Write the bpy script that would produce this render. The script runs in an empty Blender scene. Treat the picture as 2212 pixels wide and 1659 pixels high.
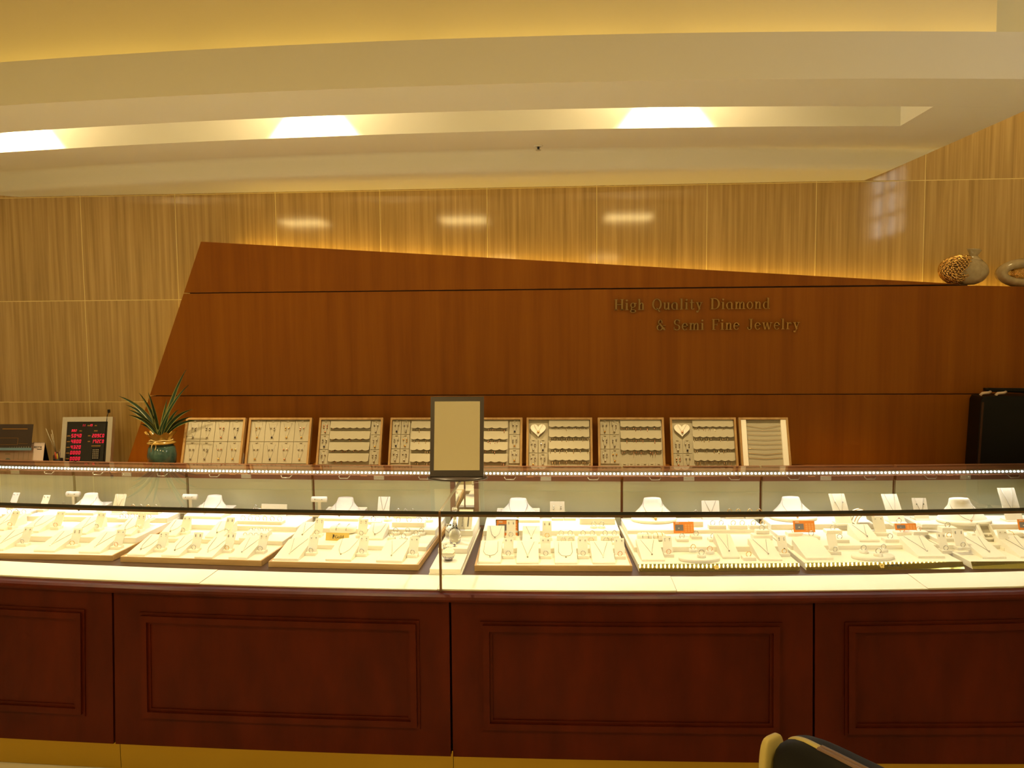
import bpy, bmesh, math, random
from mathutils import Vector, Matrix
random.seed(7)
S = bpy.context.scene
COL = S.collection
# ------------------------------------------------------------------ camera
F, PITCH, ROLL, YAW, HC = 1720.0, .0745, -.0082, .066, 1.62
cam_d = bpy.data.cameras.new('camera'); cam = bpy.data.objects.new('camera', cam_d); COL.objects.link(cam)
cam_d.sensor_width = 36.0; cam_d.lens = F / 2212 * 36; cam_d.clip_start = .05
def _lvl(x, y, z):                      # level camera frame -> world (X along wall, Y into wall)
    c, s = math.cos(YAW), math.sin(YAW)
    return Vector((c * x - s * y, s * x + c * y, z))
def ray(u, v):
    x = (u - 1106) / F; y = -(v - 829.5) / F
    c, s = math.cos(ROLL), math.sin(ROLL); x, y = c * x - s * y, s * x + c * y
    c, s = math.cos(PITCH), math.sin(PITCH)
    return _lvl(x, c + s * y, -s + c * y)
def PZ(u, v, z):
    r = ray(u, v); t = (z - HC) / r.z; return Vector((r.x * t, r.y * t, z))
def PY(u, v, y):
    r = ray(u, v); t = y / r.y; return Vector((r.x * t, y, HC + r.z * t))
_f = ray(1106, 829.5).normalized(); _r = (ray(2106, 829.5) - ray(1106, 829.5)).normalized(); _u = _r.cross(_f)
cam.matrix_world = Matrix(((_r.x, _u.x, -_f.x, 0), (_r.y, _u.y, -_f.y, 0), (_r.z, _u.z, -_f.z, HC), (0, 0, 0, 1)))
S.camera = cam
# ------------------------------------------------------------------ world, view
W = bpy.data.worlds.new('world'); S.world = W; W.use_nodes = True
W.node_tree.nodes['Background'].inputs[0].default_value = (1, .72, .27, 1)
W.node_tree.nodes['Background'].inputs[1].default_value = .42
S.view_settings.view_transform = 'Standard'; S.view_settings.look = 'None'
S.view_settings.gamma = 1.0; S.view_settings.exposure = 0.0; S.view_settings.use_curve_mapping = False
S.cycles.max_bounces = 8; S.cycles.transparent_max_bounces = 24; S.cycles.sample_clamp_indirect = 4.0
S.cycles.caustics_reflective = False; S.cycles.caustics_refractive = False
WARM = (1.0, .70, .22); GOLD = (1.0, .62, .10); CASE = (1.0, .945, .93)
def area(name, loc, target, sx, sy, power, col, spread=None):
    d = bpy.data.lights.new(name, 'AREA'); d.shape = 'RECTANGLE'; d.size = sx; d.size_y = sy; d.energy = power; d.color = col
    if spread: d.spread = math.radians(spread)
    o = bpy.data.objects.new(name, d); COL.objects.link(o); o.location = loc
    o.rotation_euler = (Vector(target) - Vector(loc)).to_track_quat('-Z', 'Y').to_euler()
    return o
def strip(name, a, b, w, aim, power, col, spread=None):
    """long thin area light from a to b whose face looks along the direction aim"""
    a, b = Vector(a), Vector(b); x = (b - a).normalized(); z = -(Vector(aim) - x * Vector(aim).dot(x)).normalized(); y = z.cross(x)
    d = bpy.data.lights.new(name, 'AREA'); d.shape = 'RECTANGLE'; d.size = (b - a).length; d.size_y = w; d.energy = power; d.color = col
    if spread: d.spread = math.radians(spread)
    o = bpy.data.objects.new(name, d); COL.objects.link(o); m = (a + b) / 2
    o.matrix_world = Matrix(((x.x, y.x, z.x, m.x), (x.y, y.y, z.y, m.y), (x.z, y.z, z.z, m.z), (0, 0, 0, 1)))
    return o
# ceiling panel lamps; the unseen rear row is added as room fill
LAMPS = [(x, y) for y in (.15, -5.2) for x in (-2.9, -1.1, .7)]
LOWC = 2.78
for lx, ly in LAMPS:
    area('ceiling_lamp_light', (lx, ly, LOWC - .012), (lx, ly, 0), .5, .5, 16.5, WARM)
area('coffer_fill_light', (2.25, 3.98, 3.47), (2.25, 4.0, 0), .3, .3, 2.0, WARM)  # added fill that brightens the right end of the tiled wall
# slot lamps in the soffit over the counter
SLOTL = [PY(u, 280, 3.58).x for u in (-25, 660, 1445)]
# ------------------------------------------------------------------ mesh helpers
class MB:
    def __init__(s): s.v = []; s.f = []; s.sm = []
    def add(s, vs, fs, smooth=False):
        n = len(s.v); s.v += [tuple(v) for v in vs]; s.f += [tuple(i + n for i in f) for f in fs]; s.sm += [smooth] * len(fs); return s
    def box(s, x0, x1, y0, y1, z0, z1, M=None):
        vs = [Vector((x, y, z)) for z in (z0, z1) for y in (y0, y1) for x in (x0, x1)]
        if M: vs = [M @ v for v in vs]
        return s.add(vs, [(0, 2, 3, 1), (4, 5, 7, 6), (0, 1, 5, 4), (2, 6, 7, 3), (0, 4, 6, 2), (1, 3, 7, 5)])
    def cbox(s, x0, x1, y0, y1, z0, z1, b, M=None):
        """box with chamfered top edges"""
        vs = [Vector(p) for p in ((x0, y0, z0), (x1, y0, z0), (x1, y1, z0), (x0, y1, z0), (x0, y0, z1 - b), (x1, y0, z1 - b), (x1, y1, z1 - b), (x0, y1, z1 - b),
              (x0 + b, y0 + b, z1), (x1 - b, y0 + b, z1), (x1 - b, y1 - b, z1), (x0 + b, y1 - b, z1))]
        if M: vs = [M @ v for v in vs]
        return s.add(vs, [(3, 2, 1, 0), (0, 1, 5, 4), (1, 2, 6, 5), (2, 3, 7, 6), (3, 0, 4, 7), (4, 5, 9, 8), (5, 6, 10, 9), (6, 7, 11, 10), (7, 4, 8, 11), (8, 9, 10, 11)])
    def hexa(s, p):                     # 8 points: bottom ring 0-3, top ring 4-7
        return s.add(p, [(3, 2, 1, 0), (4, 5, 6, 7), (0, 1, 5, 4), (1, 2, 6, 5), (2, 3, 7, 6), (3, 0, 4, 7)])
    def prism(s, poly, fn, a, b):       # poly 2d ccw, fn(u,v,t)->xyz
        n = len(poly); vs = [fn(u, v, a) for u, v in poly] + [fn(u, v, b) for u, v in poly]
        return s.add(vs, [tuple(range(n))[::-1], tuple(range(n, 2 * n))] + [(i, (i + 1) % n, n + (i + 1) % n, n + i) for i in range(n)])
    def tube(s, path, r, n=6, closed=False, cap=True):
        P = [Vector(p) for p in path]; L = len(P); rs = r if isinstance(r, (list, tuple)) else [r] * L
        vs = []; up = None
        for i, p in enumerate(P):
            t = (P[(i + 1) % L] - P[i - 1]) if closed else (P[min(i + 1, L - 1)] - P[max(i - 1, 0)])
            t = t.normalized() if t.length > 1e-9 else Vector((0, 0, 1))
            if up is None: up = t.orthogonal().normalized()
            up = (up - t * up.dot(t)); up = up.normalized() if up.length > 1e-6 else t.orthogonal().normalized()
            w = t.cross(up)
            vs += [p + (up * math.cos(2 * math.pi * k / n) + w * math.sin(2 * math.pi * k / n)) * rs[i] for k in range(n)]
        m = L if closed else L - 1
        fs = [(i * n + k, i * n + (k + 1) % n, ((i + 1) % L) * n + (k + 1) % n, ((i + 1) % L) * n + k) for i in range(m) for k in range(n)]
        if not closed and cap: fs += [tuple(range(n))[::-1], tuple((L - 1) * n + k for k in range(n))]
        return s.add(vs, fs, True)
    def lathe(s, prof, n=20, sx=1, sy=1, c=(0, 0, 0)):
        vs = []
        for r, z in prof: vs += [(c[0] + r * sx * math.cos(2 * math.pi * k / n), c[1] + r * sy * math.sin(2 * math.pi * k / n), c[2] + z) for k in range(n)]
        L = len(prof)
        fs = [(i * n + k, i * n + (k + 1) % n, (i + 1) * n + (k + 1) % n, (i + 1) * n + k) for i in range(L - 1) for k in range(n)]
        if prof[0][0] > 1e-6: fs.append(tuple(range(n))[::-1])
        if prof[-1][0] > 1e-6: fs.append(tuple((L - 1) * n + k for k in range(n)))
        return s.add(vs, fs, True)
    def ball(s, c, r, n=8, sz=1, sx=1, sy=1):
        m = max(3, n // 2)
        prof = [(max(1e-7, r * math.sin(math.pi * i / m)), -r * sz * math.cos(math.pi * i / m)) for i in range(m + 1)]
        return s.lathe(prof, n, sx, sy, c)
    def grid(s, rows, smooth=True, flip=False):
        R, C = len(rows), len(rows[0]); vs = [p for r in rows for p in r]
        fs = [(i * C + j, i * C + j + 1, (i + 1) * C + j + 1, (i + 1) * C + j) for i in range(R - 1) for j in range(C - 1)]
        if flip: fs = [f[::-1] for f in fs]
        return s.add(vs, fs, smooth)
    def mesh(s, name):
        m = bpy.data.meshes.new(name); m.from_pydata(s.v, [], s.f); m.update()
        m.polygons.foreach_set('use_smooth', s.sm); return m
    def build(s, name, mat, parent=None, loc=(0, 0, 0), rot=(0, 0, 0)):
        return place(name, s.mesh(name), mat, parent, loc, rot)
_cache = {}
def place(name, mesh, mat, parent=None, loc=(0, 0, 0), rot=(0, 0, 0)):
    if mat and not mesh.materials: mesh.materials.append(mat)
    o = bpy.data.objects.new(name, mesh); COL.objects.link(o); o.location = loc; o.rotation_euler = rot; o.parent = parent
    return o
def shared(key, fn, name, mat, parent=None, loc=(0, 0, 0), rot=(0, 0, 0)):
    k = (key, mat.name)
    if k not in _cache:
        mb = MB(); fn(mb); _cache[k] = mb.mesh(name); _cache[k].materials.append(mat)
    return place(name, _cache[k], None, parent, loc, rot)
def tag(o, label, cat, group=None, kind=None):
    if label: o['label'] = label
    if cat: o['category'] = cat
    if group: o['group'] = group
    if kind: o['kind'] = kind
    return o
def thing(name, label, cat, loc=(0, 0, 0), rz=0, group=None):
    o = bpy.data.objects.new(name, None); COL.objects.link(o); o.location = loc; o.rotation_euler = (0, 0, rz); o.empty_display_size = .05
    return tag(o, label, cat, group)
def struct(o, label=None): 
    o['kind'] = 'structure'
    if label: o['label'] = label
    return o
def swept(mb, prof, curve, x0, x1, n):
    """closed profile [(dy, z)] swept along y = curve(x)"""
    xs = [x0 + (x1 - x0) * i / n for i in range(n + 1)]; k = len(prof)
    vs = [(x, curve(x) + dy, z) for x in xs for dy, z in prof]
    fs = [(i * k + j, i * k + (j + 1) % k, (i + 1) * k + (j + 1) % k, (i + 1) * k + j) for i in range(n) for j in range(k)]
    fs += [tuple(range(k))[::-1], tuple(n * k + j for j in range(k))]
    return mb.add(vs, fs)
# ------------------------------------------------------------------ materials
def mat(name, col, rough=.5, metal=0, spec=.5, emit=None, es=0, trans=0, ior=1.45, coat=0):
    m = bpy.data.materials.new(name); m.use_nodes = True; b = m.node_tree.nodes['Principled BSDF']
    b.inputs['Base Color'].default_value = (*col, 1); b.inputs['Roughness'].default_value = rough; b.inputs['Metallic'].default_value = metal
    b.inputs['Specular IOR Level'].default_value = spec; b.inputs['IOR'].default_value = ior; b.inputs['Transmission Weight'].default_value = trans
    b.inputs['Coat Weight'].default_value = coat
    if emit: b.inputs['Emission Color'].default_value = (*emit, 1); b.inputs['Emission Strength'].default_value = es
    return m
def grain(m, c0, c1, scale, c2=None, rnd=True, rlo=None, detail=4, bump=0, coord='Object'):
    """streaky colour from stretched noise in object space"""
    nt = m.node_tree; N = nt.nodes; L = nt.links; b = N['Principled BSDF']
    tc = N.new('ShaderNodeTexCoord'); mp = N.new('ShaderNodeMapping'); mp.inputs['Scale'].default_value = scale
    src = tc.outputs[coord]
    if rnd:
        oi = N.new('ShaderNodeObjectInfo'); ad = N.new('ShaderNodeVectorMath'); ad.operation = 'MULTIPLY_ADD'
        cb = N.new('ShaderNodeCombineXYZ'); L.new(oi.outputs['Random'], cb.inputs[0]); L.new(oi.outputs['Random'], cb.inputs[2])
        L.new(cb.outputs[0], ad.inputs[0]); ad.inputs[1].default_value = (37, 11, 23); L.new(src, ad.inputs[2]); src = ad.outputs[0]
    L.new(src, mp.inputs[0])
    no = N.new('ShaderNodeTexNoise'); no.inputs['Scale'].default_value = 1; no.inputs['Detail'].default_value = detail; no.inputs['Roughness'].default_value = .6
    L.new(mp.outputs[0], no.inputs['Vector'])
    cr = N.new('ShaderNodeValToRGB'); e = cr.color_ramp.elements; e[0].position = .32; e[0].color = (*c0, 1); e[1].position = .70; e[1].color = (*c1, 1)
    if c2: x = e.new(.52); x.color = (*c2, 1)
    L.new(no.outputs['Fac'], cr.inputs[0]); L.new(cr.outputs[0], b.inputs['Base Color'])
    if bump:
        bp = N.new('ShaderNodeBump'); bp.inputs['Strength'].default_value = bump; bp.inputs['Distance'].default_value = .001
        L.new(no.outputs['Fac'], bp.inputs['Height']); L.new(bp.outputs[0], b.inputs['Normal'])
    return m
m_tile = grain(mat('travertine', (.5, .4, .25), .07, spec=.45), (.38, .250, .095), (.66, .465, .22), (42, 42, 1.0), (.53, .362, .150), detail=10)
m_grout = mat('grout', (.88, .74, .36), .7)
m_panel = grain(mat('panel_wood', (.3, .1, .03), .42, spec=.2), (.225, .064, .0035), (.305, .100, .006), (16, 16, .7), detail=5)
m_groove = mat('groove_dark', (.05, .016, .004), .8)
m_base = grain(mat('counter_wood', (.15, .04, .015), .42, spec=.12), (.046, .0052, .0010), (.076, .009, .0016), (9, 9, 3), detail=5, rnd=False)
m_paint = mat('plaster', (.83, .82, .76), .85, spec=.2)
m_paint2 = mat('plaster_warm', (.80, .72, .56), .85, spec=.2)
m_floor = grain(mat('floor_stone', (.6, .5, .36), .2), (.80, .68, .46), (.88, .78, .58), (2, 2, 2), rnd=False)
m_brass = mat('brass_kick', (.50, .33, .04), .26, metal=.9)
m_cream = mat('cream_board', (.86, .80, .66), .45, spec=.3)
m_vel = mat('cream_suede', (.88, .83, .70), .9, spec=.1)
m_deck = mat('brown_deck', (.055, .020, .007), .5)
m_oak = grain(mat('tray_oak', (.55, .33, .12), .45), (.42, .24, .08), (.58, .36, .14), (3, 40, 40), rnd=True)
m_rearw = mat('rear_wood', (.20, .085, .045), .4)
m_rearp = mat('rear_panel', (.68, .70, .50), .7)
m_dark = mat('dark_trim', (.012, .014, .013), .15)
m_brown = mat('bar_brown', (.16, .085, .035), .3, metal=.4)
m_steel = mat('steel', (.62, .60, .55), .3, metal=1)
m_silver = mat('silver', (.55, .53, .50), .2, metal=1)
m_chain = mat('chain_metal', (.42, .37, .28), .35, metal=.7)
m_gold = mat('gold', (.90, .58, .20), .18, metal=1)
m_rose = mat('rose_gold', (.90, .50, .32), .2, metal=1)
m_gem = mat('gem_clear', (.92, .93, .95), .03, spec=1, coat=1)
m_gemd = mat('gem_dark', (.02, .02, .035), .06, coat=1)
m_gemr = mat('gem_red', (.30, .02, .02), .06, coat=1)
m_gemg = mat('gem_green', (.02, .09, .03), .06, coat=1)
m_pearl = mat('pearl', (.80, .72, .58), .2, coat=.5)
m_black = mat('black_plastic', (.006, .0055, .005), .5, spec=.2)
m_mframe = mat('mirror_frame', (.045, .032, .024), .3)
m_mirror = mat('mirror_glass', (.93, .93, .92), .01, metal=1)
m_white = mat('white_paper', (.78, .72, .62), .7)
m_acry = mat('gold_acrylic', (.60, .53, .16), .035, metal=.9)
m_led = mat('led', (1, 1, 1), .4, emit=(.74, .86, 1.0), es=3.2); m_led.cycles.emission_sampling = 'NONE'
m_ledf = mat('led_front', (1, 1, 1), .4, emit=(1, .96, .80), es=30); m_ledf.cycles.emission_sampling = 'NONE'
m_crys = mat('crystal', (1, 1, 1), .02, trans=1, ior=1.5)
m_lamp = mat('lamp_diffuser', (1, .9, .7), .5, emit=(1, .78, .42), es=9); m_lamp.cycles.emission_sampling = 'NONE'
m_orange = mat('orange_card', (.85, .27, .03), .5); m_or2 = mat('orange_print', (1.0, .55, .20), .5)
m_goldc = mat('gold_card', (.72, .50, .10), .4); m_ink = mat('ink', (.03, .025, .02), .6)
m_grey = mat('grey_print', (.20, .18, .19), .5)
def glass(name, tint, ior):
    m = bpy.data.materials.new(name); m.use_nodes = True; nt = m.node_tree; N = nt.nodes; L = nt.links; N.clear()
    out = N.new('ShaderNodeOutputMaterial'); mix = N.new('ShaderNodeMixShader'); tr = N.new('ShaderNodeBsdfTransparent'); gl = N.new('ShaderNodeBsdfGlossy')
    tr.inputs[0].default_value = (*tint, 1); gl.inputs['Roughness'].default_value = 0.0; gl.inputs[0].default_value = (1, 1, 1, 1)
    fr = N.new('ShaderNodeFresnel'); fr.inputs[0].default_value = ior; ge = N.new('ShaderNodeNewGeometry')
    sb = N.new('ShaderNodeMath'); sb.operation = 'SUBTRACT'; sb.inputs[0].default_value = 1; L.new(ge.outputs['Backfacing'], sb.inputs[1])
    mu = N.new('ShaderNodeMath'); mu.operation = 'MULTIPLY'; L.new(fr.outputs[0], mu.inputs[0]); L.new(sb.outputs[0], mu.inputs[1])
    L.new(mu.outputs[0], mix.inputs[0]); L.new(tr.outputs[0], mix.inputs[1]); L.new(gl.outputs[0], mix.inputs[2]); L.new(mix.outputs[0], out.inputs[0])
    return m
m_glass = glass('clear_glass', (.97, .985, .97), 1.31)
# ------------------------------------------------------------------ key dimensions
YW, YP = 4.50, 4.28                                   # tiled wall face, wood panel face
ZB, ZT = .695, .978                                   # showcase deck, glass top
Yf = lambda x: 2.698 + .030 * (x + .37) ** 2          # front glass line
Yr = lambda x: 3.505 + .019 * (x + .30) ** 2          # rear light bar line
Yb = lambda x: 2.660 + .014 * (x + .37) ** 2          # foot of the panelled front
XL, XR, YBK = -4.4, 2.75, -6.2                        # room sides
# lights hidden behind the wood panel, in the cove and in the showcase
PTL, PTR, PBL = PY(434, 522, YP), PY(2114, 617, YP), PY(275, 1000, YP)
ybl = YW - .05
strip('panel_top_light', (PTL.x + .12, ybl, PTL.z - .06), (PTR.x + .45, ybl, PTR.z - .09), .03, (0, .45, 1), 4.8, GOLD)
strip('panel_side_light', (PTL.x + .05, ybl, PTL.z - .15), (PBL.x + .06, ybl, PBL.z - .05), .03, (-1, .45, 0), 1.4, GOLD)
for a, b in ((-2.9, -1.7), (-1.7, -.47), (-.40, .85), (.85, 2.1)):
    strip('case_front_light', (a + .02, Yf(a) + .09, ZT - .012), (b - .02, Yf(b) + .09, ZT - .012), .012, (0, .45, -.9), .30, CASE, 150)
    strip('case_rear_light', (a + .02, Yr(a) - .012, ZT - .026), (b - .02, Yr(b) - .012, ZT - .026), .01, (0, -.45, -.9), 2.2, CASE, 150)
# ------------------------------------------------------------------ room shell
struct(MB().box(XL - 4, XR + 4, YBK - 9, YW + .3, -.1, 0).build('floor', m_floor))   # front wall left out so the warm world fills in from behind the camera
wb = struct(MB().box(XL - .2, XR + .2, YW + .0012, YW + .3, 0, 3.6).build('wall_back', m_grout), 'tiled rear wall of cream travertine tiles with pale joints')
struct(MB().box(XL - .2, XL, YBK, YW, 0, 3.6).build('wall_left', m_paint))
WY0, WY1, WZ0, WZ1 = 1.38, 2.27, 2.33, 2.95
mb = MB(); mb.box(XR, XR + .2, YBK, WY0, 0, 3.6); mb.box(XR, XR + .2, WY1, YW + .012, 0, 3.6); mb.box(XR, XR + .2, WY0, WY1, 0, WZ0); mb.box(XR, XR + .2, WY0, WY1, WZ1, 3.6)
struct(mb.build('wall_right', m_paint))
wn = struct(MB().box(XR + .10, XR + .12, WY0, WY1, WZ0, WZ1).build('window_1', mat('daylight_pane', (.9, .9, .9), .3, emit=(1, .94, .82), es=6)), 'bright daylight window high in the side wall')
for y in (WY0 + .02, 1.72, 2.0, WY1 - .02): MB().box(XR + .04, XR + .10, y - .02, y + .02, WZ0, WZ1).build('mullion', m_paint, wn)
for z in (WZ0 + .02, 2.54, 2.74, WZ1 - .02): MB().box(XR + .05, XR + .10, WY0, WY1, z - .015, z + .015).build('mullion', m_paint, wn)
struct(MB().box(XL - .2, XR + .2, 1.2, YW + .3, 3.5, 3.6).build('ceiling', m_paint2))
mb = MB()
xs = sorted([XL, XR] + [l[0] + d for l in LAMPS[:3] for d in (-.26, .26)]); ys = sorted([YBK, 1.2] + [y + d for y in (.15, -5.2) for d in (-.26, .26)])
for i in range(len(xs) - 1):
    for j in range(len(ys) - 1):
        if i % 2 == 1 and j % 2 == 1: continue
        mb.box(xs[i], xs[i + 1], ys[j], ys[j + 1], LOWC, LOWC + .08)
mb.box(XL, XR, 1.16, 1.2, LOWC + .08, 3.55)
struct(mb.build('ceiling_lower', m_paint), 'lower plaster ceiling with square lamp openings over the customer floor')
for k, (lx, ly) in enumerate(LAMPS):
    t = thing('ceiling_lamp', 'square recessed ceiling lamp in the lower ceiling, ' + ('front' if k < 3 else 'rear') + ' row, ' + ('left', 'middle', 'right')[k % 3], 'lamp', (lx, ly, LOWC), 0, 'square ceiling lamps')
    MB().box(-.25, .25, -.25, .25, .002, .02).build('diffuser', m_lamp, t)
    mb = MB(); [mb.box(*b, -.006, .03) for b in ((-.258, -.25, -.258, .258), (.25, .258, -.258, .258), (-.25, .25, -.258, -.25), (-.25, .25, .25, .258))]; mb.build('frame', m_steel, t)
for y in (3.98,):
    t = thing('added_coffer_lamp', 'added square fill lamp high in the right corner by the tiled wall', 'lamp', (2.25, y, 3.5), 0)  # body for the added fill light, out of view
    MB().box(-.16, .16, -.16, .16, -.022, 0).build('housing', m_steel, t); MB().box(-.15, .15, -.15, .15, -.026, -.022).build('diffuser', m_lamp, t)
# wall tiles: joints where the photograph shows them
cols = [PY(u, v, YW).x for u, v in ((178, 540), (382, 545), (595.6, 470), (821, 470), (1052.4, 474), (1289, 478), (1527, 486), (1762.4, 493), (1996, 490))]
cols = [cols[0] - 1.16, cols[0] - .58] + cols + [cols[-1] + .6]
cols = [c for c in cols if XL + .05 < c < XR - .05]; cols = [XL] + cols + [XR]
rows = [.02, .66, 1.225, 1.805, 2.378, 2.965, 3.49]
rows[2] = PY(150, 868.3, YW).z; rows[3] = PY(181, 649.4, YW).z
for i in range(len(cols) - 1):
    for j in range(1, len(rows) - 1):
        w = cols[i + 1] - cols[i] - .0045; h = rows[j + 1] - rows[j] - .0045
        def f(mb):
            b = .0008; d = .0012
            vs = [(0, d, 0), (w, d, 0), (w, d, h), (0, d, h), (0, b, 0), (w, b, 0), (w, b, h), (0, b, h), (b, 0, b), (w - b, 0, b), (w - b, 0, h - b), (b, 0, h - b)]
            mb.add(vs, [(0, 1, 5, 4), (1, 2, 6, 5), (2, 3, 7, 6), (3, 0, 4, 7), (4, 5, 9, 8), (5, 6, 10, 9), (6, 7, 11, 10), (7, 4, 8, 11), (8, 9, 10, 11)])
        shared(('tile', round(w, 3), round(h, 3)), f, 'tile', m_tile, wb, (cols[i] + .002, YW, rows[j] + .002))
# ------------------------------------------------------------------ soffit over the counter
def fit(pts, z):
    P = [PZ(u, v, z) for u, v in pts]; n = len(P)
    A = [[sum(p.x ** (i + j) for p in P) for j in range(3)] for i in range(3)]; B = [sum(p.y * p.x ** i for p in P) for i in range(3)]
    for i in range(3):
        for j in range(i + 1, 3):
            m = A[j][i] / A[i][i]; A[j] = [a - m * b for a, b in zip(A[j], A[i])]; B[j] -= m * B[i]
    c = [0, 0, 0]
    for i in (2, 1, 0): c[i] = (B[i] - sum(A[i][k] * c[k] for k in range(i + 1, 3))) / A[i][i]
    return lambda x: c[0] + c[1] * x + c[2] * x * x
ZS = 2.49
fB = fit([(0, 228), (300, 212), (600, 198), (1200, 176), (1700, 173), (2212, 170)], ZS)
fC = fit([(0, 286), (300, 271), (600, 254), (900, 243), (1200, 235), (1700, 230), (1965, 230)], ZS)
fD = fit([(0, 327), (300, 317), (600, 298), (900, 287.5), (1200, 279), (1700, 273), (1965, 273)], ZS)
fE = fit([(0, 372), (300, 362), (600, 340), (1200, 324), (1700, 321), (2000, 326)], ZS)
xH = PY(1867, 392, YW).x
_inv = cam.matrix_world.inverted()
def pix(p):
    q = _inv @ Vector(p); return 1106 + F * q.x / -q.z, 829.5 - F * q.y / -q.z
def xend(fy, z):
    """right end of a soffit row: the end of the soffit is one straight cut"""
    lo, hi = 1.2, 3.2
    for _ in range(40):
        m = (lo + hi) / 2; u, v = pix((m, fy(m), z))
        if v < 392 + (u - 1867) * (240 - 392) / (2212 - 1867): lo = m
        else: hi = m
    return lo
xB, xC, xD, xE = xend(fB, ZS), xend(fC, ZS), xend(fD, ZS), xend(fE, ZS)
XS0, XS1 = -4.35, 1.50
def xle(y): return max(XS0, xH_L - (YW - y))
xH_L = -3.157
n = 40
def row(fy, xe, z, x0=XS0): return [(x0 + (xe - x0) * i / n, fy(x0 + (xe - x0) * i / n), z) for i in range(n + 1)]
zt = 2.655
mb = MB()
mb.grid([row(lambda x: fB(x) + .03, xB, zt), row(fB, xB, zt), row(fB, xB, ZS), row(fC, xC, ZS)], smooth=False)
steps = [(-.10, 0), (-.06, .003), (-.02, .008), (.008, .008), (.022, .001), (.030, -.012), (.037, -.035), (.045, -.062), (.056, -.080), (.075, -.089), (.11, -.092)]
prof = [row(fD, xD, ZS)] + [row(lambda x, d=d: fE(x) + d, xend(lambda x, d=d: fE(x) + d, ZS + dz), ZS + dz, xle(4.1 + d * 2)) for d, dz in steps] + [row(lambda x: YW - .001, xH, 2.383, -3.157)]
mb.grid(prof, smooth=True)
def quad(mb, *p): mb.add(p, [(0, 1, 2, 3)])
P = lambda fy, x, z: (x, fy(x), z)
# slot end plates and recess
quad(mb, P(fC, XS1 + .0, ZS), P(fC, xC, ZS), P(fD, xD, ZS), P(fD, XS1, ZS))
quad(mb, P(fC, XS0, ZS), P(fC, XS0 + .12, ZS), P(fD, XS0 + .12, ZS), P(fD, XS0, ZS))
zs = 2.82
def r2(fy, z): return [(XS0 + .12 + (XS1 - XS0 - .12) * i / n, fy(XS0 + .12 + (XS1 - XS0 - .12) * i / n), z) for i in range(n + 1)]
mb.grid([r2(fC, ZS), r2(fC, zs)], False); mb.grid([r2(fC, zs), r2(fD, zs)], False); mb.grid([r2(fD, zs), r2(fD, ZS)], False)
quad(mb, P(fC, XS1, ZS), P(fD, XS1, ZS), P(fD, XS1, zs), P(fC, XS1, zs)); quad(mb, P(fD, XS0 + .12, ZS), P(fC, XS0 + .12, ZS), P(fC, XS0 + .12, zs), P(fD, XS0 + .12, zs))
# back of the lip, ledge, side ends and top so that the body is closed
mb.grid([row(lambda x: fB(x) + .03, xB, 2.56), row(lambda x: fB(x) + .03, xB, zt)], False)
mb.grid([row(lambda x: fB(x) + .20, xB, 2.56), row(lambda x: fB(x) + .03, xB, 2.56)], False)
mb.add([(xB, fB(xB), ZS), (xC, fC(xC), ZS), (xD, fD(xD), ZS), (xE, fE(xE), ZS), (xH, YW - .001, 2.383), (xH, YW - .001, 2.86), (xE, fE(xE), 2.86), (xB, fB(xB) + .03, 2.56)], [(0, 1, 2, 3, 4, 5, 6, 7)])
mb.add([(XS0, fB(XS0), ZS), (XS0, fC(XS0), ZS), (XS0, fD(XS0), ZS), (XS0, fE(XS0), ZS), (-3.157, YW - .001, 2.383), (-3.157, YW - .001, 2.86), (XS0, fE(XS0), 2.86), (XS0, fB(XS0) + .03, 2.56)], [(7, 6, 5, 4, 3, 2, 1, 0)])
mb.grid([row(lambda x: fB(x) + .2, 1.62, 2.86), row(lambda x: YW - .001, xH, 2.86, -3.157)], False)
struct(mb.build('ceiling_soffit', m_paint), 'pale curved plaster soffit with a lamp slot hanging over the counter')
xk = PY(2155, 40, fB(1.6) + .2).x
cx_ = [XS0 + .05 + (2.22 - XS0 - .05) * i / 7 for i in range(8)]        # warm tubes lying on the ledge behind the lip
for a, b in zip(cx_[:-1], cx_[1:]): strip('cove_light', (a + .02, fB(a) + .10, 2.60), (b - .02, fB(b) + .10, 2.60), .03, (0, .55, 1), .80, (1, .68, .13))
mb = MB(); mb.grid([row(lambda x: fB(x) + .20, xk, 2.56), row(lambda x: fB(x) + .20, xk, 3.5)], True, True)
mb.grid([[(xk, fB(xk) + .20, 2.56), (xk + .02, YW, 2.56)], [(xk, fB(xk) + .20, 3.5), (xk + .02, YW, 3.5)]], False, True)
mb.grid([[(XS0, YW, 2.56), (XS0, fB(XS0) + .20, 2.56)], [(XS0, YW, 3.5), (XS0, fB(XS0) + .20, 3.5)]], False, True)
struct(mb.build('wall_bulkhead', m_paint2), 'upper plaster bulkhead behind the lit cove')
struct(MB().box(xk + .001, XR - .001, 3.56, 3.60, 2.63, 3.5).build('wall_upper_return', m_paint), 'pale upper wall return right of the bulkhead')
def spot(x, y):
    d = bpy.data.lights.new('slot_lamp_light', 'SPOT'); d.energy = 150; d.color = (1, .76, .40); d.spot_size = math.radians(82); d.spot_blend = .30; d.shadow_soft_size = .018
    o = bpy.data.objects.new('slot_lamp_light', d); COL.objects.link(o); o.location = (x, y, 2.785)
    d = bpy.data.lights.new('slot_bulb_glow', 'POINT'); d.energy = 6.0; d.color = (1, .74, .36); d.shadow_soft_size = .03
    o = bpy.data.objects.new('slot_bulb_glow', d); COL.objects.link(o); o.location = (x, y, 2.74)
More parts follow.
